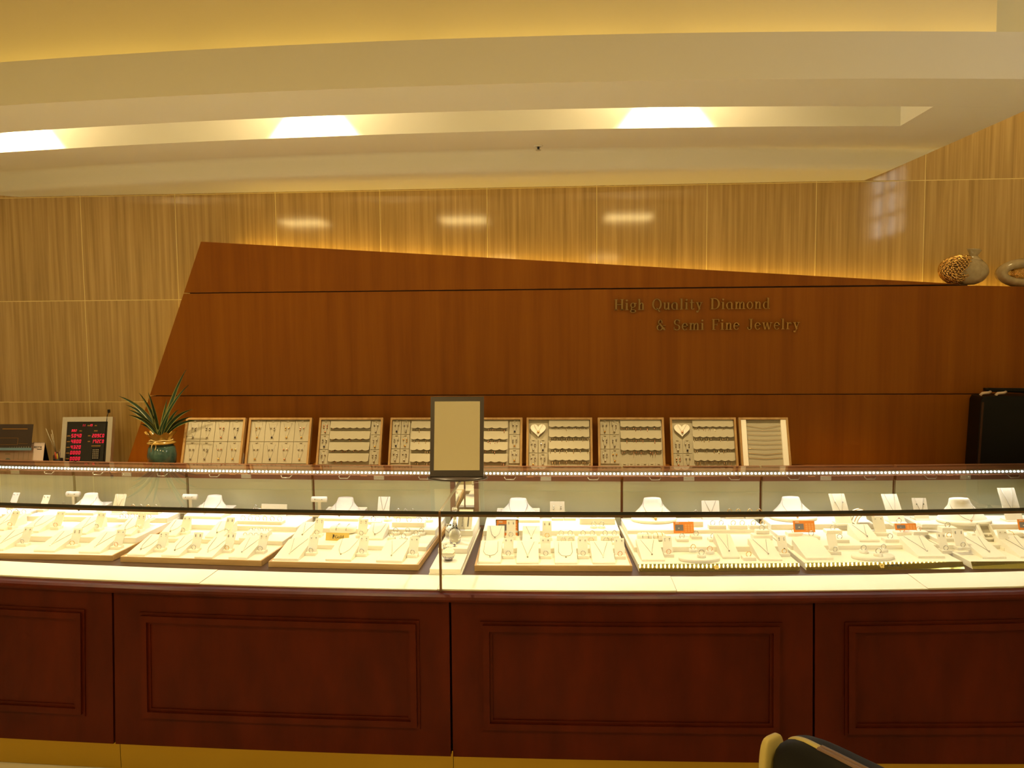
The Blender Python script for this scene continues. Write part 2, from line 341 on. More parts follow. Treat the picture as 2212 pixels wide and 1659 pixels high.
for k, x in enumerate(SLOTL):
    y = fD(x) - .11
    spot(x, y)
    t = thing('slot_downlight', 'small round downlight recessed in the soffit slot, ' + ('left', 'middle', 'right')[k] + ' one', 'lamp', (x, y, 2.80), 0, 'downlights in the soffit slot')
    MB().lathe([(.030, .02), (.034, 0), (.045, -.004), (.045, .02)], 20).build('ring', m_steel, t)
    MB().lathe([(.028, .012), (.028, .018)], 16).build('lens', m_lamp, t)
p = PZ(1163, 315, ZS)
t = thing('sprinkler_head', 'small metal sprinkler head on the soffit', 'sprinkler', (p.x, p.y, ZS))
MB().lathe([(.022, 0), (.022, -.003), (.012, -.006), (.012, 0)], 16).build('rosette', m_paint, t); MB().lathe([(.006, 0), (.006, -.018), (.013, -.02), (.013, -.023), (.001, -.024)], 12).build('deflector', m_steel, t)
# ------------------------------------------------------------------ slanted wood panel in three boards
g1l, g1r = PY(400, 631.5, YP), PY(2108, 616.5, YP); g2l, g2r = PY(324, 855, YP), PY(2100, 851, YP)
zg1 = (g1l.z + g1r.z) / 2; zg2 = (g2l.z + g2r.z) / 2; zbot = .70
def xl(z): return PTL.x + (PBL.x - PTL.x) * (PTL.z - z) / (PTL.z - PBL.z)
pr2 = PY(2212, 619.7, YP); xr = XR - .02; zr = pr2.z - (xr - pr2.x) * .03
top = lambda x: PTL.z + (PTR.z - PTL.z) * (x - PTL.x) / (PTR.x - PTL.x)
pan = thing('wood_wall_panel', 'large slanted reddish wood wall panel carrying raised lettering', 'wall panel', (0, 0, 0))
fn = lambda u, v, t: (u, t, v)
g = .0026
MB().prism([(xl(zg1 + g), zg1 + g), (PTR.x - .08, zg1 + g), (PTL.x, PTL.z)], fn, YP + .14, YP).build('board', m_panel, pan)
MB().prism([(xl(zg2 + g), zg2 + g), (xr, zg2 + g), (xr, zr), (PTR.x, min(zg1 - g, PTR.z)), (xl(zg1 - g), zg1 - g)], fn, YP + .14, YP).build('board', m_panel, pan)
MB().prism([(xl(zbot), zbot), (xr, zbot), (xr, zg2 - g), (xl(zg2 - g), zg2 - g)], fn, YP + .14, YP).build('board', m_panel, pan)
MB().prism([(xl(zbot + .02) + .03, zbot + .02), (xr - .01, zbot + .02), (xr - .01, zg1 - .02), (xl(zg1 - .02) + .03, zg1 - .02)], fn, YP + .10, YP + .012).build('groove_backing', m_groove, pan)
MB().prism([(xl(zg1) + .03, zg1 - .03), (PTR.x - .05, zg1 - .03), (PTR.x - .05, zg1 - .001), (PTR.x - .3, zg1 + .008), (xl(zg1) + .03, zg1 + .03)], fn, YP + .10, YP + .012).build('groove_backing', m_groove, pan)
# ------------------------------------------------------------------ panelled counter base
JX = [-4.19, -2.93, PZ(232.7, 1289.5, .66).x, PZ(968, 1314, .66).x, PZ(1766.6, 1315, .66).x, 2.15, 2.72]
ZK, ZP = .115, .667
def yp(x, z): return Yb(x) + (Yf(x) - .03 - Yb(x)) * (z - ZK) / (ZP - ZK)
def bar(mb, x0, x1, z0, z1, o0, o1, n=6, mit=(0, 0, 0, 0)):
    """piece on the panelled face; mit = miter insets of (x0 bottom, x0 top, x1 bottom, x1 top)"""
    rows = []
    for z, a, b in ((z0, x0 + mit[0], x1 - mit[2]), (z1, x0 + mit[1], x1 - mit[3])):
        xs = [a + (b - a) * i / n for i in range(n + 1)]
        rows.append(([(x, yp(x, z) - o1, z) for x in xs], [(x, yp(x, z) - o0, z) for x in xs]))
    (f0, b0), (f1, b1) = rows
    mb.grid([f0, f1], False); mb.grid([b1, b0], False); mb.grid([f1, b1], False); mb.grid([b0, f0], False)
    mb.add([f0[0], f1[0], b1[0], b0[0]], [(0, 1, 2, 3)]); mb.add([f0[-1], f1[-1], b1[-1], b0[-1]], [(3, 2, 1, 0)])
names = ['beyond the left edge', 'at the far left', 'left of the centre joint', 'right of the centre joint', 'at the far right', 'end piece by the side wall']
for k in range(len(JX) - 1):
    a, b = JX[k] + .004, JX[k + 1] - .004
    t = thing('counter_cabinet', 'dark red wood counter front with framed panel, ' + names[k], 'counter', ((a + b) / 2, Yb((a + b) / 2), 0), 0, 'panelled counter base units')
    mbd = MB(); bar(mbd, a, b, ZK, ZP - .002, -.03, 0); mbd.box(a, b, max(Yf(a), Yf(b)) + .0, Yr((a + b) / 2), ZK, ZB - .03)
    parts = [mbd.build('front_panel', m_base, t)]
    if k < 5:
        ml, mr, mt_, mbt, w = a + .10, b - .105, .600, .212, .042
        for (x0, x1, z0, z1) in ((ml, mr, mt_ - w, mt_), (ml, mr, mbt, mbt + w), (ml, ml + w, mbt + w, mt_ - w), (mr - w, mr, mbt + w, mt_ - w)):
            hz = x1 - x0 > .2; q = MB(); bar(q, x0, x1, z0, z1, -.002, .006, 6 if hz else 1)
            i0, i1 = (.006, .010)      # stepped bead: outer lip and inner slope
            if hz: bar(q, x0 + .010, x1 - .010, z0 + .010, z1 - .010, .005, .016, 6)
            else: bar(q, x0 + .010, x1 - .010, z0 - .011, z1 + .011, .005, .0158, 1)
            parts.append(q.build('molding', m_base, t))
    q = MB(); swept(q, [(.035, .002), (.035, ZK + .001), (.05, ZK + .001), (.05, .002)], Yb, a - .003, b + .003, 8); parts.append(q.build('kick_plate', m_brass, t))
    for o in parts: o.matrix_parent_inverse = Matrix.Translation((-t.location.x, -t.location.y, 0))
gap = MB(); swept(gap, [(.022, ZK), (.022, ZP - .004), (.03, ZP - .004), (.03, ZK)], lambda x: Yb(x), JX[0], JX[-1], 30)
# rail along the counter front
rl = MB(); swept(rl, [(-.004, ZB), (-.034, ZB - .002), (-.047, ZB - .007), (-.052, ZB - .015), (-.049, ZB - .023), (-.040, ZB - .026), (-.038, ZP), (.02, ZP), (.02, ZB)], Yf, JX[0], JX[-1], 60)
tag(rl.build('counter_rail', m_base), 'long rounded dark wood rail along the front edge of the showcase', 'rail')
# deck inside the showcase
dk = MB(); swept(dk, [(.02, ZB - .03), (.02, ZB - .012), (.165, ZB - .012), (.165, ZB), (.93, ZB), (.93, ZB - .03)], Yf, JX[0], JX[-1], 60)
tag(dk.build('display_deck', m_deck), 'dark brown floor of the showcase under the trays', 'showcase floor')
SJ = [JX[0], PZ(455, 1245, ZB).x - 1.26, PZ(455, 1245, ZB).x, PZ(951, 1262, ZB).x, PZ(1455, 1263, ZB).x, PZ(1978, 1255, ZB).x, JX[-1]]
sn = ['left beyond the frame', 'at the left end', 'left of the glass joint', 'right of the glass joint', 'in front of the cream trays', 'at the right end']
for k in range(len(SJ) - 1):
    q = MB(); e = .0015 * (k % 2); swept(q, [(.0, ZB - .012), (.0, ZB + .004 + e), (.160, ZB + .004 + e), (.160, ZB - .012)], Yf, SJ[k] + .001, SJ[k + 1] - .001, 16)
    tag(q.build('cream_board', m_cream), 'flat cream board along the showcase front, ' + sn[k], 'board', 'cream boards behind the front glass')
# ------------------------------------------------------------------ showcase glass, light bars, rear doors
XJ = PZ(955, 1097, ZT).x
yrear = lambda x: Yr(x) + .065
def lofted(mb, f0, f1, z0, z1, x0, x1, n):
    """slab between the lines y=f0(x) and y=f1(x)"""
    xs = [x0 + (x1 - x0) * i / n for i in range(n + 1)]
    A = [[(x, f(x), z) for x in xs] for f, z in ((f0, z0), (f0, z1), (f1, z1), (f1, z0))]
    mb.grid(A + [A[0]], False)
    mb.add([A[0][0], A[1][0], A[2][0], A[3][0]], [(3, 2, 1, 0)]); mb.add([A[0][-1], A[1][-1], A[2][-1], A[3][-1]], [(0, 1, 2, 3)])
    return mb
for a, b, w in ((JX[0], XJ - .004, 'left'), (XJ + .004, JX[-1], 'right')):
    t = thing('showcase_glass', 'clear glass front and top of the showcase %s of the joint' % w, 'glass', ((a + b) / 2, Yf((a + b) / 2), ZB))
    ps = [lofted(MB(), lambda x: Yf(x) - .010, lambda x: Yf(x) - .002, ZB + .001, ZT - .0065, a, b, 24).build('front_pane', m_glass, t),
          lofted(MB(), lambda x: Yf(x) - .008, yrear, ZT - .006, ZT, a, b, 24).build('top_pane', m_glass, t),
          lofted(MB(), lambda x: Yf(x) - .012, lambda x: Yf(x) - .009, ZT - .0095, ZT + .0005, a, b, 24).build('edge_trim', m_dark, t)]
    for o in ps: o.matrix_parent_inverse = Matrix.Translation(-t.location)
    t = thing('front_light_bar', 'slim brown light bar under the front edge of the %s glass' % w, 'light bar', ((a + b) / 2, Yf((a + b) / 2), ZT))
    o = lofted(MB(), lambda x: Yf(x) + .0, lambda x: Yf(x) + .030, ZT - .021, ZT - .0085, a, b, 24).build('housing', m_brown, t); o.matrix_parent_inverse = Matrix.Translation(-t.location)
    x = max(a, -2.45) + .01
    mb = MB(); k = 0
    while x < min(b, 2.12): mb.tube([(x, Yf(x) + .0315, ZT - .0215), (x, Yf(x) + .0370, ZT - .0170), (x, Yf(x) + .0425, ZT - .0125)], [.0016, .0027, .0016], 6); x += .0172
    o = mb.build('led_row', m_ledf, t); o.matrix_parent_inverse = Matrix.Translation(-t.location); o['kind'] = 'stuff'
    t = thing('rear_light_bar', 'rear light bar with a row of bright white dots, %s of the mirror' % w, 'light bar', ((a + b) / 2, Yr((a + b) / 2), ZT))
    o = lofted(MB(), lambda x: Yr(x), lambda x: Yr(x) + .06, ZT - .034, ZT - .008, a, b, 24).build('housing', m_rearw, t); o.matrix_parent_inverse = Matrix.Translation(-t.location)
    o = lofted(MB(), lambda x: Yr(x) - .003, lambda x: Yr(x), ZT - .028, ZT - .012, a, b, 24).build('led_track', m_steel, t); o.matrix_parent_inverse = Matrix.Translation(-t.location)
    x = max(a, -2.80) + .01; R = Matrix.Rotation(math.radians(90), 4, 'X')
    while x < min(b, 2.35):
        shared('led', lambda m: m.lathe([(.0052, 0), (.0050, .0025), (.0034, .0045), (.001, .0052)], 8), 'led', m_led, t, (x - t.location.x, Yr(x) - .003 - t.location.y, ZT - .020 - ZT), (math.pi / 2, 0, 0)); x += .0172
# seam of the glass
t = thing('glass_joint', 'thin dark metal joint between the two glass panes', 'joint', (XJ, Yf(XJ), ZB))
MB().box(-.0038, .0038, -.014, 0, 0, ZT - ZB).build('post', m_brown, t)
MB().box(-.0036, .0036, 0, yrear(XJ) - Yf(XJ), ZT - ZB - .0062, ZT - ZB + .0004).build('top_seam', m_steel, t)
YD = lambda x: Yr(x) + .10
RX = [PY(u, 1060, 3.62).x for u in (143, 400, 677, 979)]; RX = [RX[0] - 1.16, RX[0] - .6] + RX
RX2 = [PY(u, 1060, 3.62).x for u in (1030, 1343, 1645, 1940)]; RX2 += [RX2[-1] + .66, 2.70]
dn = ['outermost left', 'at the left edge', 'second from the left edge', 'left of the gold sign tray', 'behind the gold sign tray', 'behind the tray right of the joint', 'behind the first cream tray', 'behind the second cream tray', 'behind the third cream tray', 'outermost right']
for k, (a, b) in enumerate([(RX[i], RX[i + 1]) for i in range(len(RX) - 1)] + [(RX2[i], RX2[i + 1]) for i in range(len(RX2) - 1)]):
    w = b - a - .012; xm = (a + b) / 2; ang = math.atan(.038 * (xm + .3))
    t = thing('rear_door', 'pale rear door of the showcase with brown top rail, ' + dn[k], 'door', (xm, YD(xm), ZB), ang, 'rear doors of the showcase')
    MB().box(-w / 2, w / 2, 0, .018, .001, .209).build('panel', m_rearp, t)
    MB().box(-w / 2, w / 2, -.006, .020, .209, .276).build('top_rail', m_rearw, t)
    for hx in (-.27 * w, .31 * w):
        shared('pull', lambda m: m.tube([(-.025, 0, .006), (-.025, -.014, .004), (-.018, -.02, -.004), (.018, -.02, -.004), (.025, -.014, .004), (.025, 0, .006)], .0022, 6), 'handle', m_steel, t, (hx, -.006, .2245))
    shared('lock', lambda m: (m.cbox(-.024, .024, -.004, 0, -.010, .010, .001), m.lathe([(.004, -.002), (.004, .002)], 8, c=(-.016, -.003, 0)), m.lathe([(.004, -.002), (.004, .002)], 8, c=(.016, -.003, 0))), 'lock_plate', m_steel, t, (-.02 * w, -.006, .2225))
    shared('clip', lambda m: m.box(-.016, .016, -.003, 0, -.003, .003), 'label_clip', m_rose, t, (-.13 * w, -.006, .2315))
xa, xb2 = RX[-1], RX2[0]
t = thing('narrow_rear_mirror', 'narrow mirror strip between two brown posts behind the crystal stand', 'mirror', ((xa + xb2) / 2, YD(xa), ZB)); w = xb2 - xa
MB().box(-w / 2 + .012, w / 2 - .012, .004, .014, .001, .276).build('mirror_pane', m_mirror, t)
for s in (-1, 1): MB().box(s * w / 2 - .010, s * w / 2 + .010, -.012, .016, .001, .276).build('post', m_rearw, t)
MB().box(-.003, .003, -.002, .004, .001, .276).build('mullion', m_rearw, t)
# ------------------------------------------------------------------ rear cabinet
ZC = .868
t = thing('rear_cabinet', 'low wood cabinet running along the wall behind the showcase', 'cabinet', (-.85, 4.1, 0))
MB().box(-3.3, 3.55, -.11, .165, .08, ZC - .025).build('body', m_rearw, t); MB().box(-3.3, 3.55, -.09, .165, 0, .08).build('plinth', m_groove, t)
MB().box(-3.31, 3.56, -.135, .17, ZC - .025, ZC).build('top', m_panel, t)
for i in range(11):
    x = -3.28 + i * .62
    d = MB().box(x, x + .61, -.128, -.111, .10, ZC - .04).build('door', m_rearw, t); MB().box(x + .52, x + .58, -.145, -.128, .68, .69).build('handle', m_steel, d)
MB().box(-3.3, 3.55, .165, .175, .30, ZC).build('back_panel', m_rearw, t)
# ------------------------------------------------------------------ table mirror
p = PZ(983, 1040, ZT + .001)
t = thing('table_mirror', 'dark framed table mirror tilted back on the glass counter top', 'mirror', (p.x, p.y + .075, ZT + .0005), .03)
MB().lathe([(.125, 0), (.128, .004), (.120, .010), (.02, .012)], 40, 1, .62).build('base', m_mframe, t)
yb_ = p.y + .075
c = [PY(u, v, yb_ - .02) for u, v in ((921, 1026), (1036, 1027), (1045, 868), (934, 868))]
wd = (c[1] - c[0]).length; ht = .335
TL = math.radians(12)
def tilt(y0, ang, z0): return Matrix.Translation((0, y0, z0)) @ Matrix.Rotation(-ang, 4, 'X')
Mf = tilt(-.03, TL, .012); hw = wd / 2; bw = .016
mb = MB(); mb.box(-hw, -hw + bw, -.006, .008, 0, ht, Mf); mb.box(hw - bw, hw, -.006, .008, 0, ht, Mf); mb.box(-hw + bw, hw - bw, -.006, .008, 0, .026, Mf); mb.box(-hw + bw, hw - bw, -.006, .008, ht - .02, ht, Mf); mb.box(-hw + .002, hw - .002, .004, .010, .002, ht - .002, Mf)
mb.build('frame', m_mframe, t)
MB().box(-hw + bw, hw - bw, -.001, .004, .026, ht - .02, Mf).build('mirror_pane', m_mirror, t)
mb = MB(); mb.hexa([(hw - .06, -.02, .010), (hw - .01, -.02, .010), (hw - .01, .06, .010), (hw - .06, .06, .010), (hw - .06, .055, .27), (hw - .01, .055, .27), (hw - .01, .062, .27), (hw - .06, .062, .27)])
mb.hexa([(-hw + .01, -.02, .010), (-hw + .06, -.02, .010), (-hw + .06, .06, .010), (-hw + .01, .06, .010), (-hw + .01, .055, .27), (-hw + .06, .055, .27), (-hw + .06, .062, .27), (-hw + .01, .062, .27)]); mb.build('support', m_black, t)
# ------------------------------------------------------------------ lettering: small stroke alphabet with serifs
def arc(cx, cy, rx, ry, a0, a1, tx, ty, n=14):
    """elliptic ring segment, thick sides (tx) and thin top and bottom (ty)"""
    qs = []
    A = [math.radians(a0 + (a1 - a0) * i / n) for i in range(n + 1)]
    for i in range(n):
        a, b = A[i], A[i + 1]
        qs.append([(cx + rx * math.cos(a), cy + ry * math.sin(a)), (cx + rx * math.cos(b), cy + ry * math.sin(b)), (cx + (rx - tx) * math.cos(b), cy + (ry - ty) * math.sin(b)), (cx + (rx - tx) * math.cos(a), cy + (ry - ty) * math.sin(a))])
    return qs
def rc(x0, y0, x1, y1): return [[(x0, y0), (x1, y0), (x1, y1), (x0, y1)]]
def ln(x0, y0, x1, y1, w): return [[(x0 - w / 2, y0), (x0 + w / 2, y0), (x1 + w / 2, y1), (x1 - w / 2, y1)]]
st, sf = .16, .055
def glyph(ch):
    R = []
    if ch == 'H': R = rc(.08, 0, .24, 1) + rc(.60, 0, .76, 1) + rc(.24, .47, .60, .53) + rc(0, 0, .32, sf) + rc(.52, 0, .84, sf) + rc(0, 1 - sf, .32, 1) + rc(.52, 1 - sf, .84, 1); w = .84
    elif ch == 'D': R = rc(.09, 0, .25, 1) + rc(0, 0, .4, sf) + rc(0, 1 - sf, .4, 1) + arc(.36, .5, .46, .5, -90, 90, .17, sf); w = .84
    elif ch == 'Q': R = arc(.42, .5, .42, .52, 0, 360, .15, .06, 26) + [[(.36, .16), (.44, .2), (.74, -.2), (.6, -.2)]]; w = .86
    elif ch == 'F': R = rc(.08, 0, .24, 1) + rc(0, 0, .34, sf) + rc(0, 1 - sf, .66, 1) + rc(.60, .76, .66, 1) + rc(.24, .48, .5, .53) + rc(.46, .38, .5, .63); w = .68
    elif ch == 'J': R = rc(.28, .2, .44, 1) + rc(.16, 1 - sf, .54, 1) + arc(.22, .2, .22, .22, 180, 360, .12, .06) + [[(0, .12), (.12, .12), (.12, .24), (0, .24)]]; w = .56
    elif ch == 'S': R = arc(.30, .74, .28, .27, 30, 270, .14, .06) + arc(.30, .25, .29, .27, -150, 90, .14, .06) + rc(.50, .68, .55, .97) + rc(.02, .03, .07, .32); w = .62
    elif ch == '&': R = arc(.34, .76, .2, .24, -30, 240, .09, .06) + arc(.30, .26, .30, .28, 60, 350, .14, .06) + [[(.2, .62), (.32, .68), (.84, .04), (.66, .0)]] + rc(.58, .42, .84, .47); w = .88
    elif ch == 'G': R = arc(.42, .5, .42, .52, 45, 360, .15, .06, 24) + rc(.62, .08, .78, .46) + rc(.54, .42, .84, .47); w = .86
    elif ch == 'i': R = rc(.08, 0, .23, .66) + rc(0, 0, .31, sf) + rc(0, .66 - sf, .2, .66) + arc(.155, .88, .09, .09, 0, 360, .089, .089, 10); w = .33
    elif ch == 'l': R = rc(.08, 0, .23, 1) + rc(0, 0, .31, sf) + rc(0, 1 - sf, .2, 1); w = .33
    elif ch in 'hnm':
        R = rc(.07, 0, .21, 1 if ch == 'h' else .66) + rc(0, 0, .29, sf) + rc(0, (1 if ch == 'h' else .66) - sf, .2, 1 if ch == 'h' else .66)
        for k in range(2 if ch == 'm' else 1): d = .32 * k; R += arc(.33 + d, .46, .19, .21, 0, 170, .13, .06, 9) + rc(.38 + d, 0, .52 + d, .46) + rc(.32 + d, 0, .59 + d, sf)
        w = .92 if ch == 'm' else .60
    elif ch == 'r': R = rc(.07, 0, .21, .66) + rc(0, 0, .31, sf) + rc(0, .66 - sf, .2, .66) + arc(.35, .46, .17, .21, 40, 165, .12, .08, 8) + arc(.42, .55, .07, .07, 0, 360, .069, .069, 8); w = .5
    elif ch == 'u': R = rc(.07, .2, .21, .66) + rc(0, .66 - sf, .2, .66) + arc(.25, .21, .18, .22, 180, 340, .13, .06, 9) + rc(.40, 0, .54, .66) + rc(.32, .66 - sf, .5, .66) + rc(.5, 0, .62, sf); w = .62
    elif ch in 'ad': R = arc(.27 if ch == 'd' else .24, .32, .26, .34, 60, 300, .13, .06, 12) + rc(.40, 0, .54, 1 if ch == 'd' else .5) + rc(.5, 0, .62, sf) + (rc(.32, 1 - sf, .5, 1) if ch == 'd' else arc(.30, .46, .24, .22, 0, 150, .13, .06, 8)); w = .62
    elif ch == 'o': R = arc(.28, .33, .28, .35, 0, 360, .13, .06, 20); w = .58
    elif ch == 'e': R = arc(.28, .33, .28, .35, 0, 320, .13, .06, 18) + rc(.12, .33, .55, .39); w = .56
    elif ch == 't': R = rc(.10, .1, .24, .9) + rc(0, .60, .38, .66) + arc(.27, .15, .17, .17, 180, 330, .12, .06, 7); w = .42
    elif ch == 'y': R = ln(.34, .0, .12, .66, .15) + ln(.20, -.28, .50, .66, .07) + rc(0, .66 - sf, .28, .66) + rc(.36, .66 - sf, .62, .66) + arc(.13, -.2, .09, .09, 0, 360, .088, .088, 8); w = .62
    elif ch == 'w': R = ln(.26, 0, .12, .66, .13) + ln(.30, 0, .44, .66, .07) + ln(.60, 0, .44, .66, .13) + ln(.64, 0, .80, .66, .07) + rc(0, .66 - sf, .26, .66) + rc(.68, .66 - sf, .92, .66); w = .92
    elif ch == 'g': R = arc(.26, .44, .24, .24, 0, 360, .12, .06, 16) + arc(.27, -.1, .27, .16, 0, 360, .10, .06, 16) + ln(.12, .02, .16, .26, .09) + rc(.40, .56, .58, .64); w = .58
    elif ch == 'O': R = arc(.40, .5, .40, .51, 0, 360, .13, .12, 22); w = .82
    elif ch == 'Y': R = ln(.36, .45, .08, 1, .15) + ln(.36, .45, .66, 1, .15) + rc(.29, 0, .43, .5); w = .74
    elif ch == 'A': R = ln(.08, 0, .36, 1, .14) + ln(.66, 0, .38, 1, .14) + rc(.2, .28, .54, .4); w = .74
    elif ch == 'L': R = rc(.05, 0, .2, 1) + rc(.05, 0, .55, .12); w = .6
    elif ch == 'U': R = rc(.05, .3, .2, 1) + rc(.5, .3, .65, 1) + arc(.35, .3, .3, .31, 180, 360, .15, .13, 10); w = .72
    elif ch == 'C': R = arc(.4, .5, .4, .51, 40, 320, .14, .13, 18); w = .72
    elif ch == 'I': R = rc(.06, 0, .21, 1); w = .28
    elif ch == 'K': R = rc(.05, 0, .2, 1) + ln(.62, 0, .24, .55, .16) + ln(.2, .4, .6, 1, .16); w = .68
    elif ch == 'N': R = rc(.05, 0, .19, 1) + rc(.55, 0, .69, 1) + ln(.6, 0, .14, 1, .16); w = .76
    elif ch == 'E': R = rc(.05, 0, .2, 1) + rc(.05, 0, .56, .12) + rc(.05, .88, .56, 1) + rc(.05, .44, .5, .56); w = .62
    else: w = .45
    return R, w
def text_parts(txt, width, cap, m, parent, base, right, up, out, thick, one=False, gapk=.10):
    """letters as solid pieces; right/up/out are unit vectors in the parent's frame"""
    gl = [(c, *glyph(c)) for c in txt]; tot = sum(w + gapk for _, _, w in gl) - gapk
    sx = width / tot; x = 0; right, up, out, base = Vector(right), Vector(up), Vector(out), Vector(base); acc = MB()
    for c, R, w in gl:
        mb = acc if one else MB()
        for i, q in enumerate(R):
            e = thick * (1 - .01 * (i % 3)); f0 = [base + right * ((x + a) * sx) + up * (b * cap) for a, b in q]; f1 = [p + out * e for p in f0]; k = len(q)
            mb.add(f0 + f1, [tuple(range(k)), tuple(range(k, 2 * k))[::-1]] + [(j, k + j, k + (j + 1) % k, (j + 1) % k) for j in range(k)])
        if R and not one: mb.build('letter', m, parent)
        x += w + gapk
    if one: return acc.build('lettering', m, parent)
m_sign = mat('sign_metal', (.40, .24, .09), .12, metal=1)
for txt, (u0, v0), u1, vt, lab in (('High Quality Diamond', (1327, 670), 1663, 646.5, 'upper line of raised metal letters reading High Quality Diamond'), ('& Semi Fine Jewelry', (1418, 713.5), 1728, 690.5, 'lower line of raised metal letters reading & Semi Fine Jewelry')):
    a, b, c = PY(u0, v0, YP - .012), PY(u1, v0, YP - .012), PY(u0, vt, YP - .012)
    t = thing('wall_lettering', lab, 'lettering', a, 0, 'raised letters on the wood panel')
    text_parts(txt, b.x - a.x, c.z - a.z, m_sign, t, (0, .010, 0), (1, 0, 0), (0, 0, 1), (0, -1, 0), .010)
# ------------------------------------------------------------------ leaning jewellery boards on the rear cabinet
BT = [(405, 533), (541, 676), (692, 829), (845, 983), (988, 1129), (1138, 1279), (1291, 1433), (1446, 1588), (1594, 1700)]
bdesc = ['first from the left, beside the potted plant', 'second from the left', 'third from the left', 'left of the table mirror', 'right of the table mirror', 'with a heart pad, nearer the mirror', 'third from the right', 'with a heart pad, second from the right', 'with gold chains, at the right end']
YB0, LEAN, BH = 4.075, math.radians(20), .272
m_bback = mat('board_lining', (.42, .37, .255), .85, spec=.1); m_oakd = grain(mat('board_oak', (.4, .24, .09), .5), (.30, .165, .05), (.42, .25, .085), (40, 40, 3))
m_bright = mat('bright_bead', (.9, .75, .5), .12, metal=1)
rnd = random.Random(3)
def studs(mb, x, z, r=.004): mb.ball((x - .010, -.006, z), r, 6); mb.ball((x + .010, -.006, z), r, 6)
for k, (u0, u1) in enumerate(BT):
    ytop = YB0 + BH * math.sin(LEAN)
    a, b = PY(u0, 922, ytop), PY(u1, 922, ytop); w = b.x - a.x; xm = (a.x + b.x) / 2
    t = thing('jewellery_board', 'leaning oak framed jewellery board, ' + bdesc[k], 'display board', (xm, YB0, ZC + .0005), 0, 'leaning jewellery boards on the rear cabinet')
    M = tilt(0, LEAN, .004); fw = .011; h = BH
    mb = MB(); mb.box(-w / 2, -w / 2 + fw, -.012, .012, 0, h, M); mb.box(w / 2 - fw, w / 2, -.012, .012, 0, h, M); mb.box(-w / 2 + fw, w / 2 - fw, -.012, .012, 0, fw, M); mb.box(-w / 2 + fw, w / 2 - fw, -.012, .012, h - fw, h, M); mb.build('frame', m_oakd, t)
    MB().box(-w / 2 + fw, w / 2 - fw, .002, .010, fw, h - fw, M).build('backing', m_bback, t)
    MB().hexa([M @ Vector(p) for p in ((w / 2 - .05, .012, .02), (w / 2 - .042, .012, .02), (w / 2 - .042, .012, .2), (w / 2 - .05, .012, .2))] + [Vector(p) for p in ((w / 2 - .05, .16, 0.002), (w / 2 - .042, .16, 0.002), (w / 2 - .042, .15, .05), (w / 2 - .05, .15, .05))]).build('easel_leg', m_vel, t)
    iw = w - 2 * fw; x0 = -iw / 2; zt_ = h - fw
    def cells(cx0, cx1, cz0, cz1, nc, nr):
        """recessed cards with a hook on top, one part each; returns the card centres"""
        out = []
        for r in range(nr):
            for c in range(nc):
                q0 = cx0 + (cx1 - cx0) * c / nc + .0015; q1 = cx0 + (cx1 - cx0) * (c + 1) / nc - .0015; z1 = cz1 - (cz1 - cz0) * r / nr - .003; z0 = cz1 - (cz1 - cz0) * (r + 1) / nr
                mb = MB(); mb.box(q0, q1, -.0035, .002, z0, z1, M); mb.box((q0 + q1) / 2 - .006, (q0 + q1) / 2 + .006, -.007, -.0035, z1 - .006, z1 - .002, M); mb.build('card', m_bback, t)
                out.append(((q0 + q1) / 2, (z0 + z1) / 2, q1 - q0, z1 - z0))
        return out
    def flaps(cx0, cx1, zs_, ns=6):
        dz = [.0]
        for j, z in enumerate(zs_):
            mb = MB(); sw = (cx1 - cx0) / ns; hgt = .045
            poly = [(cx0, z + hgt), (cx0, z + .004)]
            for i in range(ns):
                for q in range(1, 6): poly.append((cx0 + sw * (i + q / 5), z + .004 - .006 * math.sin(math.pi * q / 5)))
            poly.append((cx1, z + hgt))
            n_ = len(poly); yy = lambda zz: -.004 - .009 * (1 - (zz - z) / hgt)
            f0 = [M @ Vector((x, yy(zz), zz)) for x, zz in poly]; f1 = [M @ Vector((x, yy(zz) + .002, zz)) for x, zz in poly]
            top_i = (0, n_ - 1)
            fs = []
            tops0 = [M @ Vector((x, -.004, z + hgt)) for x, zz in poly]; tops1 = [M @ Vector((x, -.002, z + hgt)) for x, zz in poly]
            for i in range(1, n_ - 2):
                mb.add([f0[i], f0[i + 1], tops0[i + 1], tops0[i]], [(0, 1, 2, 3)]); mb.add([f1[i], f1[i + 1], tops1[i + 1], tops1[i]], [(3, 2, 1, 0)]); mb.add([f0[i], f1[i], f1[i + 1], f0[i + 1]], [(0, 1, 2, 3)])
            mb.build('scalloped_flap', m_bback, t)
    def row_earrings(cx0, cx1, zs_, dens, lab):
        mb = MB()
        for z in zs_:
            x = cx0 + .008
            while x < cx1 - .01:
                if rnd.random() < dens:
                    for s in (0, .011):
                        r = rnd.uniform(.002, .0036); mb.ball(M @ Vector((x + s, -.006, z - .009)), r, 6)
                        if rnd.random() < .5: mb.tube([M @ Vector((x + s, -.006, z - .010)), M @ Vector((x + s, -.006, z - .010 - rnd.uniform(.006, .016)))], r * .6, 5)
                x += .024
        o = mb.build('small_earrings', m_bright if k % 2 else m_rose, None, (xm, YB0, ZC + .0005)); tag(o, lab, 'earrings', None, 'stuff')
